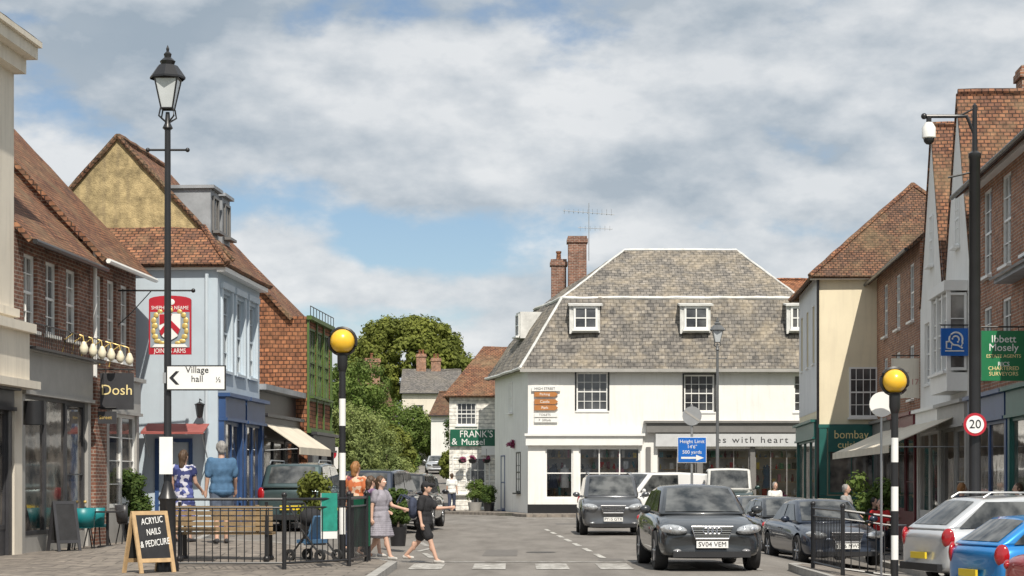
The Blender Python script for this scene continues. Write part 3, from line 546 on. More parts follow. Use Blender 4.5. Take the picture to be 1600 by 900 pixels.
for i,px in enumerate((88,103,118,133,148,163)):
    Y=35208/(1000-px)+.2; x,y=lf_(Y,A_); q=thing('swan_neck_lamp',f'brass swan neck lamp above grey shop fascia, {("first","second","third","fourth","fifth","sixth")[i]} from left','lamp',(x,y,4.0),0,'brass lamps over the shop fascia')
    m=M(); m.tube([(.05,0,.0),(.12,0,.35),(.3,0,.48),(.48,0,.42),(.5,0,.3)],.014,6); m.o('bracket',GOLD,q,True); m=M(); m.lathe([(0,.32),(.04,.3),(.09,.18),(.08,.1),(.04,.05),(0,.04)],(.5,0,0),12); m.o('lamp_shade',LAMPG,q,True)
C_=-10.01
r,L=bld('pub','pale blue rendered pub with ochre gable and clay tiled roof','pub',lf_(45.5,C_),lf_(50.5,C_),7,6.65,BLUEW,[(x-.5,x+.5,4.15,6.0) for x in (.95,2.5,4.05)])
for x in (.95,2.5,4.05):
    win(r,x-.5,x+.5,4.15,6.0,2,4,fm=BLUET,gm=GLC); m=M(); m.box(x-.62,x-.502,-.05,-.002,4.1,6.1); m.box(x+.502,x+.62,-.05,-.002,4.1,6.1); m.box(x-.66,x+.66,-.08,-.003,6.102,6.25); m.o('window_surround',BLUET,r)
m=M(); m.box(-.12,L+.05,-.22,-.002,6.45,6.66); m.box(-.121,-.002,0,7,6.5,6.66); m.o('cornice',WH,r)
m=M(); yr=2.65; zr=9.85; ez=6.62
m.patch((.9,-.3,ez),(L+.3,-.3,ez),(L+.3,yr,zr),(.9,yr,zr)); m.patch((L+.3,5.6,ez),(.9,5.6,ez),(.9,yr,zr),(L+.3,yr,zr)); m.patch((-.25,-.3,ez),(.9,-.3,ez),(.9,.55,7.65),(.9,.55,7.65)); m.patch((-.25,6,ez),(-.25,-.3,ez),(.9,.55,7.65),(.9,5,7.65)); ro=m.o('roof',TILE,r)
ridge(ro,[(.9,yr,zr),(L+.3,yr,zr)],TILE); ridge(ro,[(-.25,-.3,ez),(.9,.55,7.65)],TILE,.07)
for k_ in (((.84,-.2,6.8),(.84,yr,zr+.02)),((.84,yr,zr+.02),(.84,5.5,6.7))): ridge(ro,k_,TILED,.06,'verge')
m=M(); m.q(((.88,5.5,6.7),(.88,-.2,6.7),(.88,yr,zr-.03))); m.o('gable_wall',YELL,r)
for x in (1.55,2.85):
    m=M(); m.box(x-.44,x+.44,.42,2.2,7.3,8.6); d=m.o('dormer',LEAD,r); m=M(); m.box(x-.52,x+.52,.32,2.3,8.602,8.68); m.o('dormer_roof',LEAD,d); win(r,x-.3,x+.3,7.6,8.45,2,1,.36,fm=GREYD,gm=GL,mid=False)
shop(r,.1,2.4,3.5,NAVY,2,.5,door=1); shop(r,2.6,L-.1,3.5,NAVY,2,.5)
m=M(); m.tube([(-.06,.25,6.4),(-.06,.25,0)],.045,6); m.o('downpipe',BLUET,r,True)
q=thing('awning','thin faded red canvas awning over the narrow doorway beside the pub','awning',(-8.6,45.4,0),0); awning(q,.0,1.45,2.85,.9,.22,REDC,'canopy',.05)
q=thing('wall_lantern','black lantern fixed on pub side wall','lantern',(-7.35,45.28,3.0),0); m=M(); m.lathe([(.0,.36),(.13,.3),(.11,.28),(.07,.0),(0,-.03)],(0,-.1,0),6); m.o('lantern_body',BLK,q); m=M(); m.tube([(0,.2,.4),(0,-.1,.42),(0,-.1,.34)],.015,6); m.o('bracket',BLK,q)
Tp=Matrix.Rotation(R(-90),4,'Z')
win(r,-1.5,-.6,.15,2.5,1,3,-.04,NAVY,False,GLS,.09,T=Tp,mid=False,name='door')
r,L=bld('tiled_house','house with orange tile hung side wall and olive green window bay','building',lf_(56,-9.71),lf_(60.2,-9.71),7,6.3,TILEH,[(x-.5,x+.5,4,6) for x in (.9,2.2,3.4)])
for x in (.9,2.2,3.4): win(r,x-.5,x+.5,4,6,2,3,fm=LIME,y=.0)
m=M(); m.q(((.003,.45,6.3),(.003,3.6,9.45),(.003,7,6.3))[::-1]); m.o('gable_wall',TILEH,r); m=M(); m.patch((-.15,.4,6.25),(L+.1,.4,6.25),(L+.1,3.6,9.5),(-.15,3.6,9.5)); m.patch((L+.1,7.2,6.1),(-.15,7.2,6.1),(-.15,3.6,9.5),(L+.1,3.6,9.5)); m.o('roof',TILE,r)
m=M(); m.box(-.05,L,-.12,-.002,2.9,3.05); m.box(-.03,.08,-.06,-.003,3.052,6.2); m.box(L-.1,L,-.06,-.003,3.052,6.2); m.box(-.1,L,-.15,-.002,6.202,6.32)
for x in (1.55,2.8): m.box(x-.05,x+.05,-.05,-.003,3.052,6.2)
m.box(.08,L-.1,-.03,-.004,3.85,3.98); m.o('bay_frame',LIME,r)
m=M()
for i in range(9): m.tube([(i*L/8.,-.1,6.32),(i*L/8.,-.1,6.6)],.012,5)
m.tube([(0,-.1,6.6),(L,-.1,6.6)],.015,5); m.o('roof_rail',BLK,r)
shop(r,.1,L-.1,2.85,DARK,2,.4)
r,L=bld('shop_building','low dark fronted shop between pub and tile hung house','building',(-6.75,50.6),(-6.3,56),6,3.9,DARK); shop(r,.2,L-.2,3.2,DARK,3,.5,door=1); m=M(); m.box(-.1,L,-.3,6,3.902,4.05); m.o('roof',LEAD,r)
q=thing('awning','cream canvas shop awning beyond the pub','awning',(-6.72,50.9,0),math.atan2(5.4,.45)); awning(q,0,4.6,3.1,1.1,.7,CANV,'canopy')
# ---- restaurant, centre building
r,L=bld('restaurant','small white weatherboarded restaurant with hipped clay tiled roof','restaurant',(-3.02,92.5),(-.2,92.5),8,5.7,WBOARD,[(.35,1.3,4.2,5.3)])
win(r,.35,1.3,4.2,5.3,4,3)
m=M(); m.patch((-.3,-.3,5.6),(L+.3,-.3,5.6),(L+.3,3,8.2),(1.6,3,8.2)); m.patch((-.3,8,5.6),(-.3,-.3,5.6),(1.6,3,8.2),(1.6,5,8.2)); m.patch((L+.3,8.3,5.6),(-.3,8.3,5.6),(1.6,5,8.2),(L+.3,5,8.2)); m.patch((1.6,3,8.2),(L+.3,3,8.2),(L+.3,5,8.2),(1.6,5,8.2)); ro=m.o('roof',TILE,r)
m=M(); m.box(.05,L,-.15,-.002,3.2,4.0); f=m.o('fascia',DGREEN,r); text("FRANK'S",.47,WH,f,1.3,-.16,3.76,sx=.9); text("&",.45,WH,f,.25,-.16,3.40); text("Mussel",.42,WH,f,1.15,-.16,3.38)
m=M(); m.box(1.55,L,-.18,-.002,2.75,3.195); m.o('name_board',WH,r)
win(r,.15,.85,.9,2.7,2,3,-.04); win(r,1.0,1.75,.2,2.65,2,4,-.05,name='door'); win(r,1.9,2.7,.9,2.7,2,3,-.04)
for i,px in enumerate((722,738,760)):
    q=thing('hanging_basket','hanging basket of pink flowers under green restaurant sign, '+('left','middle','right')[i]+' of three','flower basket',(PX(px,92),91.9,PZ(718,92)),0,'flower baskets on the restaurant')
    m=M(); m.lathe([(0,-.2),(.15,-.15),(.2,0),(0,.02)],(0,0,0),10); m.tube([(0,.4,.5),(0,0,.5),(0,0,0)],.01,5); m.o('basket',BLK,q)
F0=(PX(825,83),83.)
fo=[(2.1,3.45,4.55,6.2),(6.75,8.05,4.5,6.1),(11.5,12.2,4.5,6.1)]; so=[(.75,1.95,.75,2.95),(2.2,4.85,.75,2.95),(5.6,7.3,.6,2.9),(7.5,9.6,.75,2.9),(9.8,11.9,.6,2.9)]
r,L=bld('corner_building','large white corner building with grey slate mansard roof and shops below','building',F0,(F0[0]+12.2,83.),8,6.4,WHITEW,wall=False)
m=M(); m.fac(0,12.2,-.3,6.4,fo+so,0,.2); BL=(-1.5,8)
def sidew(a,b,z0,z1): return [(BL[0]*b,BL[1]*b,z0),(BL[0]*a,BL[1]*a,z0),(BL[0]*a,BL[1]*a,z1),(BL[0]*b,BL[1]*b,z1)]
m.q(sidew(0,1,-.3,6.4)); m.q(((12.2,0,-.3),(12.2,8,-.3),(12.2,8,6.4),(12.2,0,6.4))); m.q(((12.2,8,-.3),(-1.5,8,-.3),(-1.5,8,6.4),(12.2,8,6.4))); m.o('wall',WHITEW,r)
for x0,x1,z0,z1,nc in ((2.1,3.45,4.55,6.2,4),(6.75,8.05,4.5,6.1,4),(11.5,12.2,4.5,6.1,2)): win(r,x0,x1,z0,z1,nc,4,.1,gm=GL,sm=WH)
for a,b,c,d in fo[:2]: m=M(); m.box(a-.07,a-.002,-.03,-.002,c,d+.06); m.box(b+.002,b+.07,-.03,-.002,c,d+.06); m.box(a,b,-.03,-.002,d+.002,d+.06); m.o('window_surround',BLK,r)
Ts=Matrix.Translation((BL[0]*.55,BL[1]*.55,0))@Matrix.Rotation(math.atan2(-BL[1],-BL[0]),4,'Z'); 
win(r,0,.9,4.6,6.0,2,4,-.03,T=Ts); win(r,1.8,2.8,1.0,2.8,2,3,-.03,T=Ts,fm=DARK); win(r,-2.,-1.0,.2,2.7,1,2,-.03,T=Ts,fm=NAVY,name='door')
m=M(); m.box(-.02,12.22,-.06,-.002,-.3,.5); m.o('plinth',BLK,r)
m=M(); m.box(-.1,4.95,-.2,-.003,3.05,3.45); m.box(-.15,5.05,-.3,-.003,3.452,3.56); m.o('fascia',WH,r)
m=M(); m.box(5.1,12.2,-.35,-.004,3.6,3.98); m.box(5.0,12.2,-.45,-.003,4.0,4.1); m.o('shop_canopy',GREYD,r); m=M(); m.box(5.5,11.95,-.3,-.003,3.0,3.55); f=m.o('fascia',mat('pale grey fascia',(.52,.53,.54),.5,.08),r); text('es with heart',.38,DARK,f,9.65,-.305,3.27,sx=1.2,sp=1.25)
for x in (5.2,7.4,9.7): m=M(); m.box(x-.1,x+.1,-.1,-.002,.5,2.98); m.o('pilaster',GREYD,r)
INT=mat('shop interior',(.55,.52,.47),.9,.3,1.5)
m=M(); m.q(((0.4,1.4,-.2),(12,1.4,-.2),(12,1.4,3.3),(.4,1.4,3.3))); m.q(((.4,.21,.3),(12,.21,.3),(12,1.4,.3),(.4,1.4,.3))); m.q(((.4,.21,3.3),(.4,1.4,3.3),(12,1.4,3.3),(12,.21,3.3))); m.o('shop_interior',INT,r)
for a,b,c,d in so: win(r,a,b,c,d,3 if b-a>1.9 else 2 if b-a>1.5 else 1,1 if a>5 else 2,.08,GREYD if a>5 else WH,False,GLT,.07,.05,mid=False,name='shop_window')
E1,E2,E4,E3=(-.35,-.35,6.35),(12.3,-.35,6.35),(-1.95,8.3,6.35),(12.3,8.3,6.35); T1,T2,T4,T3=(1.5,1.35,9.55),(12.0,1.35,9.55),(.35,7.0,9.55),(12,7,9.55); R1,R2=(4.4,4.2,12.0),(9.5,4.2,12.0)
m=M()
for k in ((E1,E2,T2,T1),(E4,E1,T1,T4),(E3,E4,T4,T3),(E2,E3,T3,T2),(T1,T2,R2,R1),(T4,T1,R1,R1),(T3,T4,R1,R2),(T2,T3,R2,R2)): m.patch(*k,t=.12,amp=.08)
ro=m.o('roof',SLATE,r)
for k,w in (((E1,T1),.06),((T1,R1),.05),((R1,R2),.07),((R2,T2),.05),((T1,T2),.08),((T1,T4),.07),((E1,E4),.06)): ridge(ro,k,LEADW,w,'lead_flashing')
m=M(); m.box(-.35,12.3,-.45,-.3,6.2,6.34); m.o('gutter',GREYP,r)
for x,w in ((2.5,.62),(7.3,.62),(11.7,.4)):
    m=M(); m.box(x-w,x+w,.30,1.9,7.95,9.15); m.box(x-w-.08,x-w-.002,.28,.45,7.9,9.15); d=m.o('dormer',LEADW,r); m=M(); m.patch((x-w-.12,.15,9.17),(x+w+.12,.15,9.17),(x+w+.12,2.0,9.42),(x-w-.12,2.0,9.42),.08,0); m.o('dormer_roof',LEADW,d); win(r,x-w+.1,x+w-.1,8.08,9.08,2,2,.245,fw=.09,mid=False,bar=.05)
T5=Ts@Matrix.Translation((-.6,.35,0)); m=M(); m.T=T5; m.box(-.05,.95,.1,1.6,8.0,9.2); m.o('dormer',LEADW,r); win(r,.05,.85,8.1,9.1,2,2,.04,T=T5)
chim(r,2.35,6.6,9.,12.9,.85,.8,BRICK,0); chim(r,1.5,7.2,8.6,11.9,.7,.65,BRICK,1)
ae=thing('tv_aerial','tall twin armed television aerial on brick chimney','aerial',(F0[0]+2.6,89.7,12.6),0); m=M(); m.tube([(.3,0,-.8),(.3,0,1.9)],.02,6); m.o('mast',ALU,ae); m=M(); m.tube([(-.9,0,1.55),(1.5,0,1.35)],.014,5)
for i in range(11): x=-.85+i*.22; m.tube([(x,-.2,1.5-i*.015),(x,.2,1.5-i*.015)],.012,4); m.tube([(x,0,1.4),(x,0,1.62)],.008,4)
m.o('boom',ALU,ae); m=M(); m.tube([(-.2,0,.75),(1.4,0,.68)],.014,5)
for i in range(7): x=-.1+i*.23; m.tube([(x,0,.6),(x,0,.83)],.008,4)
m.o('boom',ALU,ae)
PINK=cl('pink cloth',(.5,.2,.25)); TAN=cl('tan cloth',(.35,.25,.15))
for i,(x,mt,nm) in enumerate(((1.1,CN,'navy'),(1.6,CW,'white'),(2.6,CGR,'grey'),(3.3,CBG,'beige'),(4.0,PINK,'pink'),(4.5,TAN,'tan'),(8.0,CR,'red'),(9.0,CW,'cream'),(10.4,CB,'blue'))):
    q=thing('dress_form',f'dress form in {nm} clothes in the white building shop window','dress form',(F0[0]+x,83.45,.3),0,'dress forms in the shop windows')
    m=M(); m.lathe([(.2,.0),(.2,.03),(.02,.05),(.02,.95),(0,.95)],(0,0,0),10); m.o('stand',BLK,q,True); m=M(); m.lathe([(.0,.9),(.22,.92),(.18,1.2),(.14,1.35),(.21,1.62),(.18,1.74),(.06,1.82),(.05,1.92),(0,1.93)],(0,0,0),14); m.o('torso',mt,q,True)
rg=random.Random(3); GM=[CW,CBG,CR,CB,GOLD,GREENS,PINK,TAN,TEALC,CK,MAROON,CW,PLY]
for i,(x0,x1) in enumerate(((.8,1.9),(2.3,4.8),(5.7,7.2),(7.6,9.5),(9.9,11.8))):
    q=thing('display_shelf','shelves of small coloured goods in shop window, '+('first','second','third','fourth','fifth')[i]+' from left on white building','shelf',(F0[0]+x0,83.8,.3),0,'shop window shelves')
    for z in (.55,1.15,1.7,2.2):
        m=M(); m.box(0,x1-x0,0,.3,z,z+.03); m.o('shelf',WOODL,q)
        x=.05
        while x<x1-x0-.15:
            w_=rg.uniform(.08,.22); hh=rg.uniform(.12,.4); m=M()
            if rg.random()<.5: m.box(x,x+w_,.02,.22,z+.032,z+hh)
            else: m.lathe([(0,0),(w_*.3,0),(w_*.5,hh*.4),(w_*.2,hh*.8),(w_*.3,hh),(0,hh)],(x+w_/2,.12,z+.032),8)
            m.o('goods',rg.choice(GM),q); x+=w_+rg.uniform(.05,.2)
# ---- right row
r,L=bld('cream_house','cream rendered corner house with hipped brown tiled roof','building',(10.93,73),(10.4,65),7,8.55,CREAMY,[(x-.4,x+.4,5.6,7.6) for x in (1.2,3.6,6)])
for x in (1.2,3.6,6): win(r,x-.4,x+.4,5.6,7.6,2,4)
m=M(); m.fac(.02,L-.02,3.9,8.5,[(x-.4,x+.4,5.6,7.6) for x in (1.2,3.6,6)],-.012,.012); m.o('front_render',GREYW,r)
ov=.35; e=8.4; ap=[(2.8,3.5,11.9),(L-2.6,3.5,11.9)]
m=M(); m.patch((-ov,-ov,e),(L+ov,-ov,e),ap[1],ap[0]); m.patch((L+ov,-ov,e),(L+ov,7+ov,e),ap[1],ap[1]); m.patch((L+ov,7+ov,e),(-ov,7+ov,e),ap[0],ap[1]); m.patch((-ov,7+ov,e),(-ov,-ov,e),ap[0],ap[0]); ro=m.o('roof',TILED,r)
for k in (((-ov,-ov,e),ap[0]),((L+ov,-ov,e),ap[1]),((L+ov,7+ov,e),ap[1]),tuple(ap)): ridge(ro,k,TILE,.09)
m=M(); m.box(L,L+.25,-.3,7,8.3,8.45); m.o('eaves_board',CREAM,r)
Tg=Matrix.Translation((L,0,0))@Matrix.Rotation(R(90),4,'Z')
win(r,1.0,1.95,3.65,5.35,4,4,-.05,T=Tg)
m=M(); m.T=Tg; m.tube([(-.05,-.08,8.3),(-.05,-.08,.0)],.05,6); m.o('downpipe',BLK,r,True)
m=M(); m.T=Tg; m.box(-.05,2.2,-.12,-.002,3.3,3.42); m.box(-.05,2.2,-.08,-.003,-.8,1.0); m.box(-.05,.25,-.1,-.002,1.01,3.29); m.box(1.9,2.2,-.1,-.002,1.01,3.29); m.o('shopfront',TEAL,r); win(r,.3,1.85,1.05,3.25,2,1,-.06,TEAL,False,GLS,T=Tg,mid=False,name='shop_window')
shop(r,.3,L-.1,3.5,TEAL,3,.5)
q=thing('restaurant_sign','dark teal restaurant sign with gold lettering on cream wall','sign',(PX(1330,64.7),64.75,PZ(685,64.7)),0); m=M(); m.box(-.76,.76,-.05,.05,-.45,.42); b_=m.o('board',TEAL,q); text('bombay',.4,GOLDL,b_,0,-.056,.12,sx=.92); text('cuisine',.34,GOLDL,b_,0,-.056,-.22)
H_=8.0
hf=lambda Y:(.0667*Y+H_,Y)
wo=[(x-.45,x+.45,6.2,7.9) for x in (2.4,5.4,8.4)]+[(x-.45,x+.45,3.9,5.5) for x in (2.4,5.4,8.4)]
r,L=bld('brick_house','dark red brick house with white sash windows next to the cream house','building',hf(64.9),hf(54.9),6,8.5,BRICKO,wo)
for o_ in wo: win(r,*o_,2,4,.03)
gable(r,L,6,8.5,2.7,TILED,.35,yr=3,wm=BRICK,ve=.05); shop(r,.2,4.8,3.4,GREYD,2,.5); shop(r,5.,L-.2,3.4,MAROON,2,.5,door=1)
q=thing('awning','long cream shop awning over the right hand pavement','awning',(hf(62)[0],62,0),math.atan2(hf(48)[1]-hf(62)[1],hf(48)[0]-hf(62)[0])); awning(q,0,14,3.15,1.75,.75,CANV,'canopy')
r,L=bld('gabled_house','white house with two tall narrow street gables and tiled roofs','building',hf(54.8),hf(46.2),6,6.5,WHITEW,[(.8,1.7,4.2,5.9)])
gw=L/2; yb=5.5; ms=M()
for i in (0,1):
    a,b=i*gw,(i+1)*gw; c=(a+b)/2; pk=11.25; m=M(); m.q(((a+.01,0,6.5),(b-.01,0,6.5),(c,0,pk-.06))); m.o('gable_wall',WHITEW,r); ms.patch((b,-.04,6.42),(b,yb,6.42),(c,yb,pk),(c,-.04,pk),.07); ms.patch((a,yb,6.42),(a,-.04,6.42),(c,-.04,pk),(c,yb,pk),.07)
ro=ms.o('roof',TILE,r)
for i in (0,1): c=(i+.5)*gw; ridge(ro,[(c,0,11.27),(c,yb,11.27)],TILE,.09); win(r,c-.3,c+.3,7.4,8.8,2,3,-.03)
win(r,.8,1.7,4.2,5.9,2,4)
m=M(); m.box(5.3,7.9,-.5,-.002,3.7,4.15); m.box(5.25,7.95,-.57,-.003,6.15,6.4); 
for x in (5.3,6.15,7.0,7.78): m.box(x,x+.12,-.5,-.4,4.15,6.15)
m.o('bay_window',WH,r); win(r,5.4,7.8,4.2,6.1,4,3,-.45,gm=GLC)
Tb=Matrix.Translation((7.9,0,0))@Matrix.Rotation(R(90),4,'Z'); win(r,-.47,-.02,4.2,6.1,1,3,-.02,T=Tb,sill=False,gm=GLC)
chim(r,5.8,2.0,10,12.0,.8,.7,BRICKO,1); shop(r,.2,4.2,3.4,WH,2,.5); shop(r,4.4,L-.2,3.4,GREYP,2,.5,door=1)
wo=[(x-.5,x+.5,6.2,8.2) for x in (1.9,4.2,6.6)]+[(x-.5,x+.5,3.9,5.5) for x in (1.9,4.2,6.6)]
r,L=bld('brick_house','orange brick house with large white sash windows at right frame edge','building',hf(46.1),hf(36),7,8.7,BRICKO,wo)
for o_ in wo: win(r,*o_,2,4,.03)
gable(r,L,7,8.7,2.6,TILE,.45,yr=3.5,wm=BRICKO,ve=.1); m=M(); m.box(-.05,L,-.2,-.002,8.35,8.52); m.o('eaves_board',WH,r)
shop(r,.2,4.8,3.4,NAVY,2,.5); shop(r,5,L-.2,3.4,TEAL,3,.5,door=1)
m=M(); m.box(4.9,9,-.4,-.004,5.72,5.82); m.patch((4.8,-.5,5.84),(9.1,-.5,5.84),(9.1,-.05,6.1),(4.8,-.05,6.1),.05,0); m.o('bay_roof',LEAD,r)
# distant houses
r,L=bld('distant_house','distant pale house with slate roof and twin chimneys above hedge','house',(-10.2,178),(-5.0,178),8,9.9,CREAM,[(1,2,7.1,8.6)],z0=0); win(r,1,2,7.1,8.6,2,2)
gable(r,L,8,9.9,2.2,SLATED,.3,ve=.2,wm=CREAM); chim(r,1.6,4,10.6,13.6,.9,.6,BRICKO,2); chim(r,3.0,4,10.6,13.2,.9,.6,BRICKO,2)
r,L=bld('distant_house','distant house with tall brick chimney half hidden by trees','house',(-12.2,140),(-8.6,141),8,6.5,BRICK,z0=0); gable(r,L,8,6.5,2.4,TILED,.3,wm=BRICK); chim(r,2.6,3,7.5,10.7,1.1,.8,BRICKO,1)
r,L=bld('distant_house','low house with brown roof in front of twin chimneys','house',(-7.0,166),(-2.2,165),7,7.2,WHITEW,z0=0); gable(r,L,7,7.4,2.0,TILED,.3,wm=WHITEW)
r,L=bld('distant_house','house with orange tiled roof behind the white corner building','house',(14,104),(22,104),7,10.2,BRICK,z0=0); gable(r,L,7,10.2,2.6,TILEH,.3,wm=BRICK)
# ------------------------------------------------------------ vegetation
def leaves(cl_,n,s,rg):
    v=[];f=[]
    for c,rad in cl_:
        for _ in range(n):
            d=V((rg.gauss(0,1),rg.gauss(0,1),rg.gauss(0,1))).normalized(); p=V(c)+d*rad*(.45+.7*rg.random()); nn=(d+V((rg.uniform(-1,1),rg.uniform(-1,1),rg.uniform(-.2,1)))*.5).normalized()
            u=nn.orthogonal().normalized(); u=Matrix.Rotation(rg.random()*6.28,3,nn)@u; w=nn.cross(u); a=s*(.6+.8*rg.random()); i=len(v)
            v+=[p-u*a,p-w*a*.6+u*a*.1,p+u*a,p+w*a*.6+u*a*.1]; f.append((i,i+1,i+2,i+3))
    return v,f
def leafobj(name,v,f,mt,par):
    me=bpy.data.meshes.new(name); me.from_pydata([tuple(x) for x in v],[],f); me.materials.append(mt); o=bpy.data.objects.new(name,me); col.objects.link(o); o.parent=par; return o
def tree(label,x,y,z0,h,cw,ch,nc,n,s,mt,seed,grp='trees beside the lane',name='tree',cat='tree',cr=(.09,.17),lo=.3):
    rg=random.Random(seed); r=thing(name,label,cat,(x,y,z0),0,grp); cz=h-ch/2; m=M(); tr=max(.05,cw*.03)
    m.tube([(0,0,-.3),(tr*.4,0,cz*.5),(0,tr,cz),(0,0,h-ch*.15)],[tr*1.3,tr,tr*.7,tr*.2],7)
    cl_=[]
    for i in range(nc):
        while 1:
            p=V((rg.uniform(-1,1),rg.uniform(-1,1),rg.uniform(-1,1)))
            if lo<p.length<.93: break
        c=V((p.x*cw/2,p.y*cw/2,cz+p.z*ch/2*.9)); rad=min(cw,ch)*rg.uniform(*cr); cl_.append((c,rad))
        if i<8: m.tube([(0,0,cz*.75+rg.random()*ch*.2),tuple(c*.5+V((0,0,cz*.45))),tuple(c)],[tr*.4,tr*.25,tr*.08],5)
    m.o('trunk',BARK,r,True); v,f=leaves(cl_,n,s,rg); leafobj('crown',v,f,mt,r); return r
def gt(x,y): return gz(x,y)-.05
x=PX(638,200); tree('big round olive green tree rising behind the houses',x,200,gt(x,200),15.2,14,10.5,420,120,.19,LF1,1,cr=(.05,.085),lo=.66)
for i,(px,Y,h,cw,ch,mt,lb) in enumerate(((518,68,4.4,1.9,4.3,LF4,'slim pale tree beside olive green bay'),(550,80,5.2,2.6,5,LF4,'leafy pale tree behind left beacon globe'),(580,95,5.3,3.4,5.2,LF4,'broad green tree left of distant brick chimney'),(598,105,4.8,3.6,4.8,LF1,'rounded yellow green tree behind the black cars'),(618,122,4.6,3.2,4.6,LF2,'green tree on left edge of lane short of the silver car'),(560,130,8.8,6,7,LF2,'taller green tree behind the left hand tree clump'),(530,110,7.2,4,6,LF2,'tall green tree behind olive green bay'),(640,172,5.6,6,5.6,LF2,'green tree behind the silver car left side'),(688,176,5.2,5,5.2,LF1,'green tree behind the silver car right side'),(740,160,6,5,6,LF3,'dark tree behind the white restaurant left edge'),(470,120,8,7,7,LF3,'dark tree hidden behind tile hung house'),(604,84,3.2,2.6,3.2,LF4,'low feathery bush at foot of lane trees'),(712,130,2.6,2.2,2.6,LF1,'low bush at right edge of lane'))):
    x=PX(px,Y); tree(lb,x,Y,gt(x,Y),h,cw,ch,120,130,.055 if Y<100 else .10,mt,10+i,cr=(.07,.14))
def shrub(label,x,y,z,w,h,mt,seed,pot=None,name='shrub',s=.04,n=180,nc=20,grp=None):
    rg=random.Random(seed); r=thing(name,label,'plant',(x,y,z),0,grp); z1=0
    if pot: m=M(); z1=.4; m.lathe([(0,0),(w*.3,0),(w*.38,.4),(w*.34,.4),(w*.3,.36),(0,.36)],(0,0,0),14); m.o('pot',pot,r,True)
    cl_=[(V((rg.uniform(-.5,.5)*w*.62,rg.uniform(-.5,.5)*w*.62,z1+h*(.15+.7*rg.random()))),w*rg.uniform(.16,.26)) for _ in range(nc)]
    v,f=leaves(cl_,n,s,rg); leafobj('foliage',v,f,mt,r); m=M(); m.tube([(0,0,z1*.5),(0,0,z1+h*.6)],.03,5); m.o('stem',BARK,r); return r
shrub('clipped green shrub in planter behind the bench railings',*atp(492,36),.7,1.0,LF1,40,pot=BLK)
shrub('tall green shrub under the cream awning on right',*atp(1368,49),1.35,1.7,LF2,41,pot=BLK,s=.06)
shrub('round topiary bush in grey pot by white restaurant',*atp(742,90),.9,1.2,LF2,42,pot=GREYP); shrub('small round bush in dark pot by corner building',*atp(764,88.5),.7,.8,LF3,43,pot=BLK)
shrub('leafy bush beside the chalkboard shop doorway on left',*atp(214,43.5),.75,1.3,LF3,44,pot=BLK,nc=30)
shrub('low dark bush against parked cars behind women',*atp(622,40),.5,.9,LF3,45,pot=BLK,nc=26); shrub('trailing purple flowers on corner building side wall',-.05,86,3.0,.4,.35,FLW,46,nc=8,n=70)
shrub('bunch of bright flowers outside the gift shop',PX(1221,70),70,gz(8,70)+.9,.4,.4,FLW,47,nc=8,n=70)
for i,px in enumerate((722,738,760)): shrub('pink flowers spilling from hanging basket, '+('left','middle','right')[i]+' of three',PX(px,92),91.9,PZ(722,92),.38,.3,FLW,50+i,n=50,nc=7,name='basket_flowers')
# ------------------------------------------------------------ street furniture
GLASSL=mat('lantern glass',(.55,.58,.6),.1,.1)
def lamp(label,x,y,H,base,sc_=1.,pm=BLK):
    r=thing('street_lamp',label,'street lamp',(x,y,base),0,'heritage street lamps'); s=sc_
    m=M(); m.lathe([(0,0),(.17*s,0),(.17*s,.12),(.13*s,.18),(.12*s,1.05),(.15*s,1.1),(.10*s,1.2),(.06*s,1.35),(.052*s,H*.55),(.045*s,H-1.25),(.08*s,H-1.22),(.045*s,H-1.15),(.03*s,H-.98),(0,H-.98)],(0,0,0),16); m.o('post',pm,r,True)
    m=M(); m.tube([(-.3*s,0,H-1.55),(.3*s,0,H-1.55)],.018,6); m.ball((-.3*s,0,H-1.55),.035); m.ball((.3*s,0,H-1.55),.035); m.o('ladder_bar',pm,r,True)
    m=M()
    for a in range(4):
        c,d=math.cos(a*1.5708+.785),math.sin(a*1.5708+.785); m.tube([(0,0,H-1.15),(c*.16*s,d*.16*s,H-1.05),(c*.13*s,d*.13*s,H-.93)],.014,5)
    m.o('cradle',pm,r,True)
    m=M(); b0,b1=H-.93,H-.48; w0,w1=.12*s,.24*s; ct=[]
    for z,w in ((b0,w0),(b1,w1)): ct.append([V((w*math.cos(a*1.5708+.785),w*math.sin(a*1.5708+.785),z)) for a in range(4)])
    for a in range(4): m.q((ct[0][a],ct[0][(a+1)%4],ct[1][(a+1)%4],ct[1][a]))
    lo=m.o('lantern_glass',GLASSL,r); m=M()
    for a in range(4): m.tube([ct[0][a],ct[1][a]],.014,5); m.tube([ct[0][a],ct[0][(a+1)%4]],.014,5); m.tube([ct[1][a],ct[1][(a+1)%4]],.018,5)
    m.o('lantern_frame',pm,lo); m=M(); m.lathe([(.27*s,b1),(.27*s,b1+.03),(.15*s,b1+.2),(.10*s,b1+.22),(.12*s,b1+.27),(.05*s,b1+.33),(.06*s,b1+.38),(.02*s,b1+.42),(.025*s,b1+.46),(0,b1+.52)],(0,0,0),8); m.o('lantern_cap',pm,lo)
    return r
LX=PX(262,29); lamp('tall black heritage street lamp carrying the village hall arrow sign',LX,29,PZ(74,29)-gp(LX,29),gp(LX,29)); x=PX(1121,74); lamp('distant grey heritage street lamp in front of white building',x,74,PZ(497,74)-gz(x,74),gz(x,74),1.1,GREYI)
q=thing('direction_sign','white arrow sign reading Village hall on lamp post','sign',(PX(308,29),28.9,PZ(591,29)),0); m=M(); m.box(-.45,.45,-.015,.015,-.19,.19); b_=m.o('board',BLK,q); m=M(); m.box(-.43,.43,-.02,.012,-.17,.17); f=m.o('face',WH,b_)
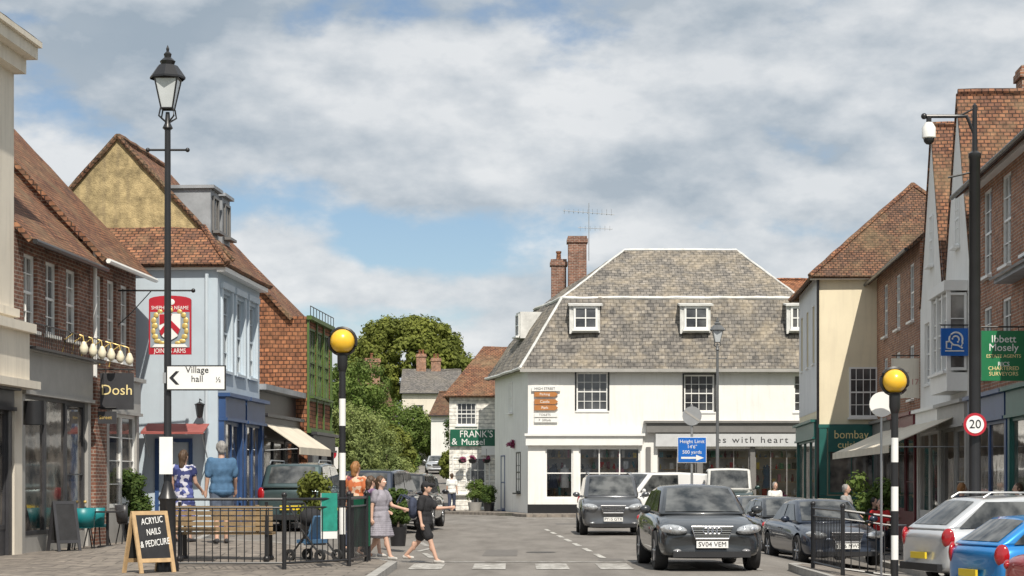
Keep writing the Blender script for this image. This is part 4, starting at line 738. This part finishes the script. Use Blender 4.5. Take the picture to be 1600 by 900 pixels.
m=M(); m.pris([(-.40,0),(-.30,.1),(-.25,.1),(-.34,0),(-.25,-.1),(-.30,-.1)],-.026,-.019); m.o('arrow',BLK,f); text('Village\nhall',.135,BLK,f,.02,-.023,.05); text('½',.11,BLK,f,.34,-.023,-.03); m=M(); m.box(-.5,-.43,-.01,.05,-.08,.08); m.o('clamp',ALU,q)
def banded(r,H,n=7,rad=.055):
    for i in range(n): m=M(); a,b=H*i/n,H*(i+1)/n; m.lathe([(0,a),(rad,a),(rad,b),(0,b)],(0,0,0),12); m.o('pole_band',BLK if i%2==0 else WH,r,True)
AMB=mat('amber globe',(.85,.50,.03),.3,.08,8,coat=.6)
for px,Y,top,gr,lb in ((535,32,517,.205,'left black and white beacon pole with amber globe by railings'),(1398,28.6,580,.18,'right black and white beacon pole with amber globe by parked cars')):
    x=PX(px,Y); b=gp(x,Y); r=thing('crossing_beacon',lb,'crossing beacon',(x,Y,b),0,'amber crossing beacons'); H=PZ(top,Y)-b-2*gr+.03; banded(r,H-.3,7); 
    m=M(); m.lathe([(.055,H-.3),(.065,H-.28),(.085,H-.2),(.085,H-.02),(.12,H+.0),(.05,H+.02)],(0,0,0),12); m.o('collar',BLK,r,True); m=M(); m.ball((0,0,H+gr),gr,n=20); m.o('globe',AMB,r,True,ang=80)
    m=M(); pts=[(gr*1.08*math.cos(a*.3142),.03,H+gr+gr*1.08*math.sin(a*.3142)) for a in range(-4,15)]; m.tube(pts,.035,6); m.o('globe_shroud',BLK,r,True)
def rail(label,pts,Hh=1.0):
    r=thing('guard_railing',label,'railing',(pts[0][0],pts[0][1],0),0,'black pedestrian guard railings'); o=V((pts[0][0],pts[0][1],0)); P=[V((x,y,gp(x,y)))-o for x,y in pts]; U_=V((0,0,1))
    for p in P: m=M(); m.tube([p-U_*.1,p+U_*(Hh+.05)],.035,8); m.ball(p+U_*(Hh+.07),.045); m.o('post',BLK,r,True)
    for a,b in zip(P,P[1:]):
        m=M(); m.tube([a+U_*Hh,b+U_*Hh],.024,6); m.tube([a+U_*.1,b+U_*.1],.02,6); m.tube([a+U_*(Hh-.13),b+U_*(Hh-.13)],.016,6); n=int((b-a).length/.115)
        for i in range(1,n): c=a.lerp(b,i/n); m.tube([c+U_*.1,c+U_*(Hh-.13)],.009,5)
        m.o('panel',BLK,r)
rail('long black guard railing around bench on left pavement corner',[(-5.2,29.4),(-3.5,29.5),(-2.6,30.6),(-2.45,32.3)],1.08); rail('short black guard railing on crossing island at right',[(5.0,31.9),(5.1,29.6),(5.85,29.5)],1.0)
x=PX(352,31.2); r=thing('bench','weathered wooden slatted bench behind the black railings','bench',(x,31.2,gp(x,31.2)),0)
m=M()
for i in range(5): m.box(-.8,.8,-.24-.004*i,-.21-.004*i,.48+i*.085,.545+i*.085)
for xx in (-.55,.55): m.box(xx-.03,xx+.03,-.209,-.19,.46,.9)
m.o('backrest',WOOD,r); m=M()
for i in range(5): m.box(-.8,.8,-.2+i*.1,-.12+i*.1,.42,.455)
m.o('seat',WOOD,r)
for sx in (-.7,.7):
    for yy in (-.2,.27): m=M(); m.tube([(sx,yy,.0),(sx,yy*.9,.42)],.04,6); m.ball((sx,yy,.03),.06); m.o('leg',BLK,r,True)
    m=M(); m.tube([(sx,-.23,.42),(sx,-.23,.95)],.03,6); m.tube([(sx,-.23,.64),(sx,.28,.64),(sx,.26,.42)],.028,6); m.o('armrest',BLK,r,True)
def aboard(label,x,y,rz,w,h,txt,fm,bm,tm):
    r=thing('a_board',label,'sign board',(x,y,gp(x,y)),rz)
    for sg in (-1,1):
        T=Matrix.Translation((0,0,h*.972))@Matrix.Rotation(sg*-.24,4,'X'); m=M(); m.T=T
        for a,b,c,d in ((-w/2,-w/2+.06,-h,0),(w/2-.06,w/2,-h,0),(-w/2+.06,w/2-.06,-.06,0),(-w/2+.06,w/2-.06,-h+.16,-h+.22)): m.box(a,b,-.015,.015,c,d)
        f=m.o('frame',fm,r); m=M(); m.T=T; m.box(-w/2+.055,w/2-.055,-.01,.01,-h+.2,-.055); bo=m.o('board',bm,f)
        if sg==1:
            for i,l in enumerate(txt): te=text(l,.14,tm,bo,.01,-.014,-.15-i*.17,sx=.70,rot=.1,shear=.2); te.data.transform(T)
aboard('pale timber framed chalkboard with white handwriting beside the lamp post',PX(233,28.6),28.6,R(46),.64,.94,('ACRYLIC','NAILS','& PEDICURE'),WOODL,BOARD,WH)
aboard('small black a-frame board near the left shop',PX(100,37.5),37.5,R(40),.5,1.0,(),DARK,BOARD,WH)
q=thing('poster_panel','teal and white notice panel fixed to black railings','notice',(PX(511,30.0),30.25,PZ(806,30.3)),R(40)); m=M(); m.box(-.15,.15,-.02,.0,-.36,.36); b_=m.o('panel',WH,q); m=M(); m.box(-.15,.15,-.025,-.0205,-.24,.36); m.o('poster',mat('teal green poster',(.02,.25,.19),.5,.3,6),b_)
q=thing('information_board','dark green board on posts beside the left beacon pole','board',(PX(564,32.3),32.3,gp(-2.5,32.3)),R(66)); m=M(); m.box(-.3,.3,-.02,.02,.25,1.1); m.o('panel',DGREEN,q)
for sx in (-.3,.3): m=M(); m.tube([(sx,0,0),(sx,0,1.15)],.025,6); m.o('post',BLK,q)
q=thing('pushchair','dark folded pushchair with blue seat parked behind railings','pushchair',atp(490,31.6),R(60)); m=M()
for sx in (-.22,.22): m.tube([(sx,.35,.95),(sx,.1,.55),(sx,-.3,.1)],.016,6); m.tube([(sx,.3,.1),(sx,-.05,.5)],.016,6)
m.tube([(-.22,.35,.95),(.22,.35,.95)],.02,6); m.o('frame',BLK,q,True); m=M(); m.pris([(-.2,.3),(.2,.3),(.2,.36),(-.2,.36)],-.15,.2); m.T=Matrix.Rotation(.4,4,'X'); m.box(-.2,.2,.12,.16,.25,.75); m.o('seat',CB,q); m=M(); m.ball((0,.05,.72),.23,.2,.16); m.o('hood',CK,q,True)
for sx in (-.24,.24):
    for yy in (-.3,.3): m=M(); m.lathe([(.05,-.02),(.1,-.025),(.1,.025),(.05,.02),(.05,-.02)],(sx,yy,.1),14,'x'); m.o('wheel',TYRE,q,True)
def chair(label,x,y,rz,mt,grp):
    r=thing('cafe_chair',label,'chair',(x,y,gp(x,y)),rz,grp); m=M(); m.lathe([(0,.42),(.2,.42),(.22,.45),(.2,.48),(0,.47)],(0,0,0),14); m.o('seat',mt,r,True); m=M()
    for i in range(7): a=R(20+i*20); b=a+R(20); m.q([(.23*math.cos(a),.23*math.sin(a),.46),(.23*math.cos(b),.23*math.sin(b),.46),(.26*math.cos(b),.28*math.sin(b),.82),(.26*math.cos(a),.28*math.sin(a),.82)])
    o=m.o('backrest',mt,r,True); s=o.modifiers.new('s','SOLIDIFY'); s.thickness=.025
    for sx in (-1,1):
        for sy in (-1,1): m=M(); m.tube([(sx*.13,sy*.13,.43),(sx*.2,sy*.2,0)],.014,6); m.o('leg',BLK,r)
gc='cafe chairs on left pavement'
chair('teal tub cafe chair nearest the black a-frame board',*atp(130,38.6)[:2],R(200),TEALC,gc); chair('teal tub cafe chair nearer the brick shop',*atp(152,39.4)[:2],R(160),TEALC,gc); chair('dark cafe chair beside lamp post and woman',*atp(200,40.5)[:2],R(120),DARK,gc)
def table(label,x,y,mt):
    r=thing('cafe_table',label,'table',(x,y,gp(x,y)),0); m=M(); m.lathe([(0,.7),(.33,.7),(.34,.73),(0,.735)],(0,0,0),18); m.o('tabletop',mt,r,True); m=M(); m.lathe([(0,0),(.22,0),(.2,.03),(.03,.05),(.03,.7),(0,.7)],(0,0,0),12); m.o('pedestal',BLK,r,True)
table('round cafe table between teal chairs on left',*atp(168,38.8)[:2],DARK); table('small round white table at right hand terrace',*atp(1395,46)[:2],WH)
# pub sign
Y=43.2; q=thing('pub_sign','red hanging pub sign with painted coat of arms','pub sign',(PX(266,Y),Y,PZ(508,Y)),0); s=Y/F
m=M(); m.tube([(-96*s,0,54*s),(36*s,0,54*s)],.022,6); m.ball((36*s,0,54*s),.05); m.tube([(-92*s,0,-10*s),(-60*s,0,20*s),(-30*s,0,53*s)],.012,6); m.o('bracket',BLK,q,True)
m=M(); w,h=33*s,46*s; arch=[(w*math.cos(R(a)),h*.86+.14*h*math.sin(R(a))) for a in range(0,181,20)]; m.pris([(-w,-h),(w,-h)]+arch,-.035,.035); b_=m.o('board',REDP,q)
m=M(); m.box(-w*.93,w*.93,-.042,.042,-h*.76,h*.44); f=m.o('picture_panel',mat('grey blue panel',(.26,.30,.34),.5,.15,4),b_)
text('SHEPHERD NEAME',.115,WH,b_,0,-.04,h*.58,sx=.88); text('JOINERS ARMS',.15,WH,b_,0,-.04,-h*.88,sx=.74)
m=M(); m.pris([(-.13,.0),(.0,.13),(.0,.07),(-.08,0)],-.045,-.036); m.ball((.02,-.04,h*.78),.09,.008,.07); m.o('emblem',WH,b_)
for sx in (-1,1):
    m=M(); 
    for dx,dz,rx,rz_ in ((.22,.32,.06,.05),(.31,.24,.06,.06),(.36,.12,.06,.07),(.34,.0,.07,.07),(.37,-.12,.05,.07),(.33,-.24,.07,.06),(.28,-.34,.08,.05),(.18,-.38,.07,.04)): m.ball((sx*dx,-.05,dz-.02),rx,.012,rz_,8)
    m.o('gold_mantling',GOLD,f,True)
m=M(); m.pris([(-.40,-.50),(.40,-.50),(.34,-.43),(-.34,-.43)],-.056,-.043); m.o('scroll',WH,f); m=M(); m.ball((0,-.055,.33),.08,.02,.06,8); m.ball((0,-.055,.40),.05,.02,.04,8); m.o('crest_helm',GOLD,f,True)
k_=1.15; sc2=lambda P:[(x*k_,z*k_+.02) for x,z in P][::-1]
m=M(); m.pris(sc2([(-.21,.20),(.21,.20),(.21,-.08),(.15,-.24),(0,-.33),(-.15,-.24),(-.21,-.08)]),-.075,-.06); sd=m.o('shield',WH,f); m=M(); m.pris(sc2([(-.20,.19),(-.20,-.02),(-.03,.05),(.05,.19)]),-.082,-.0755); m.o('corner',REDP,sd); m=M(); m.pris(sc2([(-.2,-.14),(.0,.10),(.20,-.10),(.16,-.21),(0,-.04),(-.16,-.23)]),-.083,-.0755); m.o('chevron',REDP,sd)
def hang(name,label,px0,px1,py0,py1,Y,bm,lines,arm=0,cat='sign'):
    s=Y/F; w=(px1-px0)*s/2; h=(py1-py0)*s/2; q=thing(name,label,cat,(PX((px0+px1)/2,Y),Y,PZ((py0+py1)/2,Y)),0); m=M(); m.box(-w,w,-.03,.03,-h,h); b=m.o('board',bm,q,bev=.008)
    for t,sz,dx,dz,mt in lines: text(t,sz*h,mt,b,dx*w,-.034,dz*h)
    if arm: m=M(); m.tube([(-w*1.25 if arm<0 else -w,0,h+.08),(w if arm<0 else w*1.1,0,h+.08)],.018,6); m.tube([(-w*.7,0,h),(-w*.7,0,h+.08)],.01,5); m.tube([(w*.7,0,h),(w*.7,0,h+.08)],.01,5); m.o('bracket',BLK,q)
    return q,b,w,h
hang('shop_sign','square black hanging sign with gold lettering over left shop',157,209,583,640,41.15,DARK,[('Dosh',.8,0,.05,GOLDL)],-1)
hang('shop_sign','narrow dark hanging sign under the square black one',132,182,643,662,41.1,DARK,[('King Street',.85,0,0,GOLD)],-1)
hang('estate_agent_sign','green hanging estate agent sign with white lettering at right edge',1533,1602,517,595,38.6,GREENS,[('Ibbett',.42,0,.66,WH),('Mosely',.42,0,.32,WH),('ESTATE AGENTS',.19,0,-.02,GOLDL),('RICS',.24,0,-.34,WH),('CHARTERED\nSURVEYORS',.22,0,-.62,GOLDL)],1)
q,b_,w,h=hang('house_sign','square blue hanging sign with white curled house emblem',1470,1512,513,556,46.8,BLUES,[],1)
def tubs(pts,r_): m=M(); m.tube([(x*w,-.036,z*h) for x,z in pts],r_,6); m.o('emblem',WH,b_)
arc=lambda cx,cz,rr,a0,a1:[(cx+rr*math.cos(R(a0+(a1-a0)*i/10)),cz+rr*math.sin(R(a0+(a1-a0)*i/10))) for i in range(11)]
tubs(arc(.1,.2,.5,200,-20)+[(.6,-.1),(.5,-.3)],.024); tubs(arc(.08,.18,.25,180,-60),.022); tubs([(-.65,.0),(-.35,.05),(-.1,-.2),(.25,-.25),(.6,-.45)],.022); tubs([(-.6,.0),(-.6,-.45),(-.25,-.5),(-.2,-.2)],.02); tubs([(-.7,-.65),(.7,-.65)],.018)
hang('gallery_sign','white hanging shop sign with faded red lettering on right',1393,1446,560,622,55,CREAM,[('17',.42,.35,-.2,FADED),('~',.6,-.2,.3,FADED)],1)
x=PX(1523,36); b=gp(x,36); q=thing('cctv_pole','tall black pole with curved arm holding dome camera','camera pole',(x,36,b),0); tp=PZ(165,36)-b
m=M(); m.lathe([(0,0),(.13,0),(.13,1.2),(.115,1.25),(.105,tp-1.0),(.12,tp-.98),(.12,tp-.9),(.05,tp-.85),(.045,tp),(0,tp+.05)],(0,0,0),14); m.o('post',BLK,q,True)
m=M(); m.tube([(0,0,tp-.55),(-.15,0,tp-.2),(-.4,0,tp-.2),(-.95,0,tp-.2)],.035,8); m.tube([(-.3,0,tp-.2),(0,0,tp-.05)],.02,6); m.tube([(-.86,0,tp-.2),(-.86,0,tp-.32)],.05,8); m.ball((-.95,0,tp-.2),.06); m.o('arm',BLK,q,True); m=M(); m.tube([(-.5,0,tp-1.35),(-.05,0,tp-1.25)],.02,6); m.o('bracket',BLK,q,True)
m=M(); m.lathe([(0,0),(.07,-.02),(.13,-.12),(.13,-.3),(.1,-.32),(0,-.32)],(-.86,0,tp-.3),14); c=m.o('camera_housing',WH,q,True); m=M(); m.ball((-.86,0,tp-.63),.105); m.o('camera_dome',BLK,c,True)
q=thing('speed_sign','round white speed limit sign with red ring reading 20','road sign',(PX(1525,35.7),35.78,PZ(663,35.7)),0); m=M(); m.lathe([(0,-.01),(.215,-.01),(.215,.01),(0,.01)],(0,0,0),28,'y'); b_=m.o('disc',REDP,q,True); m=M(); m.lathe([(0,-.016),(.165,-.016),(.165,-.011)],(0,0,0),28,'y'); m.o('face',WH,b_,True); text('20',.23,BLK,b_,0,-.02,0)
Y=58; x=PX(1081,Y); b=gz(x,Y); q=thing('height_limit_sign','blue height limit sign with round grey sign above on pole','road sign',(x,Y,b),0); m=M(); m.tube([(0,0,0),(0,0,PZ(632,Y)-b)],.04,8); m.o('post',ALU,q,True)
zc=PZ(703,Y)-b; m=M(); m.box(-.42,.42,-.07,-.045,-.37+zc,.37+zc); b_=m.o('blue_plate',BLUES,q); m=M(); m.box(-.435,.435,-.06,-.044,-.39+zc,.39+zc); m.o('border',WH,b_)
for t,dz in (('Height Limit',.25),("14'6\"",.09),('500 yards',-.07)): text(t,.15,WH,b_,0,-.074,zc+dz)
m=M(); m.pris([(-.33,zc-.27),(.12,zc-.27),(.12,zc-.33),(.36,zc-.24),(.12,zc-.15),(.12,zc-.21),(-.33,zc-.21)],-.076,-.071); m.o('arrow',WH,b_)
m=M(); m.lathe([(0,-.08),(.29,-.08),(.29,-.05),(0,-.05)],(0,0,PZ(650,Y)-b),24,'y'); d=m.o('disc',ALU,q,True); m=M(); m.T=Matrix.Translation((0,0,PZ(650,Y)-b))@Matrix.Rotation(.6,4,'Y'); m.box(-.26,.26,-.088,-.081,-.03,.03); m.o('stripe',GREYP,d)
x=PX(1377,29.2); b=gp(x,29.2); q=thing('round_sign','white round sign back on slim pole beside right beacon','road sign',(x,29.2,b),0); m=M(); m.tube([(0,0,0),(0,0,PZ(612,29.2)-b)],.018,8); m.o('post',ALU,q); m=M(); m.lathe([(0,-.06),(.19,-.06),(.19,-.03),(0,-.03)],(0,0,PZ(632,29.2)-b),24,'y'); m.o('disc',WH,q,True)
q=thing('wall_signs','stack of white and brown direction plates on white corner wall','sign',(PX(853,82.9),82.93,PZ(632,82.9)),0)
for dz,bm,w,tx,h in ((.68,WH,.62,'HIGH STREET',.10),(.44,BROWNS,.5,'Parking',.10),(.12,BROWNS,.5,'Castle',.11),(-.14,BROWNS,.5,'Park',.11),(-.45,WH,.5,'TOILETS',.09),(-.68,WH,.5,'P  200yds',.09)):
    m=M(); pts=[(-w,dz-h),(w,dz-h),(w,dz+h),(-w,dz+h)] if bm is WH else [(-w,dz-h),(w*.8,dz-h),(w*1.05,dz),(w*.8,dz+h),(-w,dz+h)]; m.pris(pts,-.03,.02); b_=m.o('plate',bm,q); text(tx,h*1.5,BLK if bm is WH else WH,b_,-.05,-.033,dz)
q=thing('notice','white paper notice strapped around base of black lamp post','notice',(LX,28.93,PZ(712,29)),0); m=M(); m.box(-.1,.1,-.07,-.06,-.28,.28); m.o('sheet',WH,q); m=M(); m.tube([(-.1,-.05,.2),(-.1,.14,.2),(.1,.14,.2),(.1,-.05,.2)],.008,5); m.o('strap',BLK,q)
x=PX(518,62); q=thing('no_entry_sign','small white and red road sign beside slim tree','road sign',(x,62,gz(x,62)),0); m=M(); m.tube([(0,0,0),(0,0,2.4)],.03,6); m.o('post',ALU,q); m=M(); m.box(-.22,.22,-.05,-.03,1.7,2.4); b_=m.o('plate',WH,q); m=M(); m.lathe([(0,-.06),(.17,-.06),(.17,-.052)],(0,0,2.18),16,'y'); m.o('disc',REDP,b_)
# ------------------------------------------------------------ world, sun, camera
EL,AZ=50,167
w=bpy.data.worlds.new('World'); sc.world=w; w.use_nodes=True; nt=w.node_tree; L=nt.links; nt.nodes.clear()
out=nd(nt,'OutputWorld'); sky=nd(nt,'TexSky'); sky.sky_type='NISHITA'; sky.sun_disc=False; sky.sun_elevation=R(EL); sky.sun_rotation=R(AZ); sky.air_density=1.; sky.dust_density=.4; sky.ozone_density=2.5
b1=nd(nt,'Background',Strength=.10); L.new(sky.outputs[0],b1.inputs[0]); tc=nd(nt,'TexCoord'); dirv=tc.outputs['Generated']
def vm(op,a,b):
    n=nd(nt,'VectorMath'); n.operation=op
    for i,v in enumerate((a,b)):
        if hasattr(v,'node'): L.new(v,n.inputs[i])
        else: n.inputs[i].default_value=v
    return n
def ma(op,a,b,cl_=False):
    n=nd(nt,'Math'); n.operation=op; n.use_clamp=cl_
    for i,v in enumerate((a,b)):
        if hasattr(v,'node'): L.new(v,n.inputs[i])
        else: n.inputs[i].default_value=v
    return n.outputs[0]
def field(off,scl=8.,det=8.,ro=.54):
    p=vm('ADD',dirv,(.57,0,off)).outputs[0]; p=vm('MULTIPLY',p,(1,1,1.9)).outputs[0]
    n=nd(nt,'TexNoise',Scale=scl,Detail=det,Roughness=ro,Distortion=0.); L.new(p,n.inputs['Vector']); return n.outputs['Fac']
def blob(c,sx,sz):
    p=vm('MULTIPLY',vm('SUBTRACT',dirv,c).outputs[0],(1/sx,0,1/sz)).outputs[0]; n=nd(nt,'VectorMath'); n.operation='LENGTH'; L.new(p,n.inputs[0]); return ramp(nt,n.outputs['Value'],0,1,1,0)
def dv(px,py): v=V(((px-800)/F,1,(HZ-py)/F)).normalized(); return tuple(v)
gap=blob(dv(610,375),.15,.042)
for c,sx,sz,k_ in (((800,385),.10,.028,.6),((1250,365),.09,.024,.6),((60,30),.06,.015,.7),((640,510),.16,.04,.55),((790,265),.06,.014,.6),((1560,30),.04,.012,.5)): gap=ma('ADD',gap,ma('MULTIPLY',blob(dv(*c),sx,sz),k_))
cum=ma('ADD',blob(dv(425,398),.05,.026),ma('MULTIPLY',blob(dv(540,450),.10,.018),.85)); cum=ma('ADD',cum,ma('MULTIPLY',blob(dv(1400,75),.05,.02),.6))
fill=ma('ADD',blob(dv(330,170),.20,.085),blob(dv(850,60),.14,.05))
def dens(off):
    f=field(off); f=ma('ADD',f,ma('MULTIPLY',cum,.36)); f=ma('SUBTRACT',f,ma('MULTIPLY',gap,.24)); return ma('ADD',f,ma('MULTIPLY',fill,.08))
d0=dens(0.); d1=dens(.016)
mask=ramp(nt,d0,.29,.43); mask.node.interpolation_type='SMOOTHSTEP'
lit=ramp(nt,ma('SUBTRACT',d0,d1),-.10,.11); thick=ramp(nt,d0,.38,.68); big=ramp(nt,field(.2,4.,3.,.5),.36,.64)
shade=ma('ADD',ma('MULTIPLY',lit,.76),ma('MULTIPLY',ma('SUBTRACT',1.,thick),.18)); shade=ma('ADD',shade,ma('MULTIPLY',ma('SUBTRACT',big,.5),.20)); shade=ma('ADD',shade,ma('MULTIPLY',cum,.45),True)
ccol=mixc(nt,shade,(.355,.425,.495),(.86,.87,.875)); b2=nd(nt,'Background',Strength=1.); L.new(ccol,b2.inputs[0])
mx=nd(nt,'MixShader'); L.new(ma('MULTIPLY',mask,.95),mx.inputs[0]); L.new(b1.outputs[0],mx.inputs[1]); L.new(b2.outputs[0],mx.inputs[2]); L.new(mx.outputs[0],out.inputs[0])
sl=bpy.data.lights.new('Sun','SUN'); sl.energy=5.0; sl.angle=R(.5); sl.color=(1,.93,.82); so_=bpy.data.objects.new('Sun',sl); col.objects.link(so_)
sd=V((math.sin(R(AZ))*math.cos(R(EL)),math.cos(R(AZ))*math.cos(R(EL)),math.sin(R(EL)))); so_.rotation_euler=sd.to_track_quat('Z','Y').to_euler(); so_.location=(0,0,40)
cd=bpy.data.cameras.new('Camera'); cd.sensor_width=36; cd.lens=F/1600*36; cd.shift_y=(HZ-450)/1600; cd.clip_end=5000; cd.clip_start=.5; co=bpy.data.objects.new('Camera',cd); col.objects.link(co); co.location=(0,0,CH); co.rotation_euler=(R(90),0,0); sc.camera=co
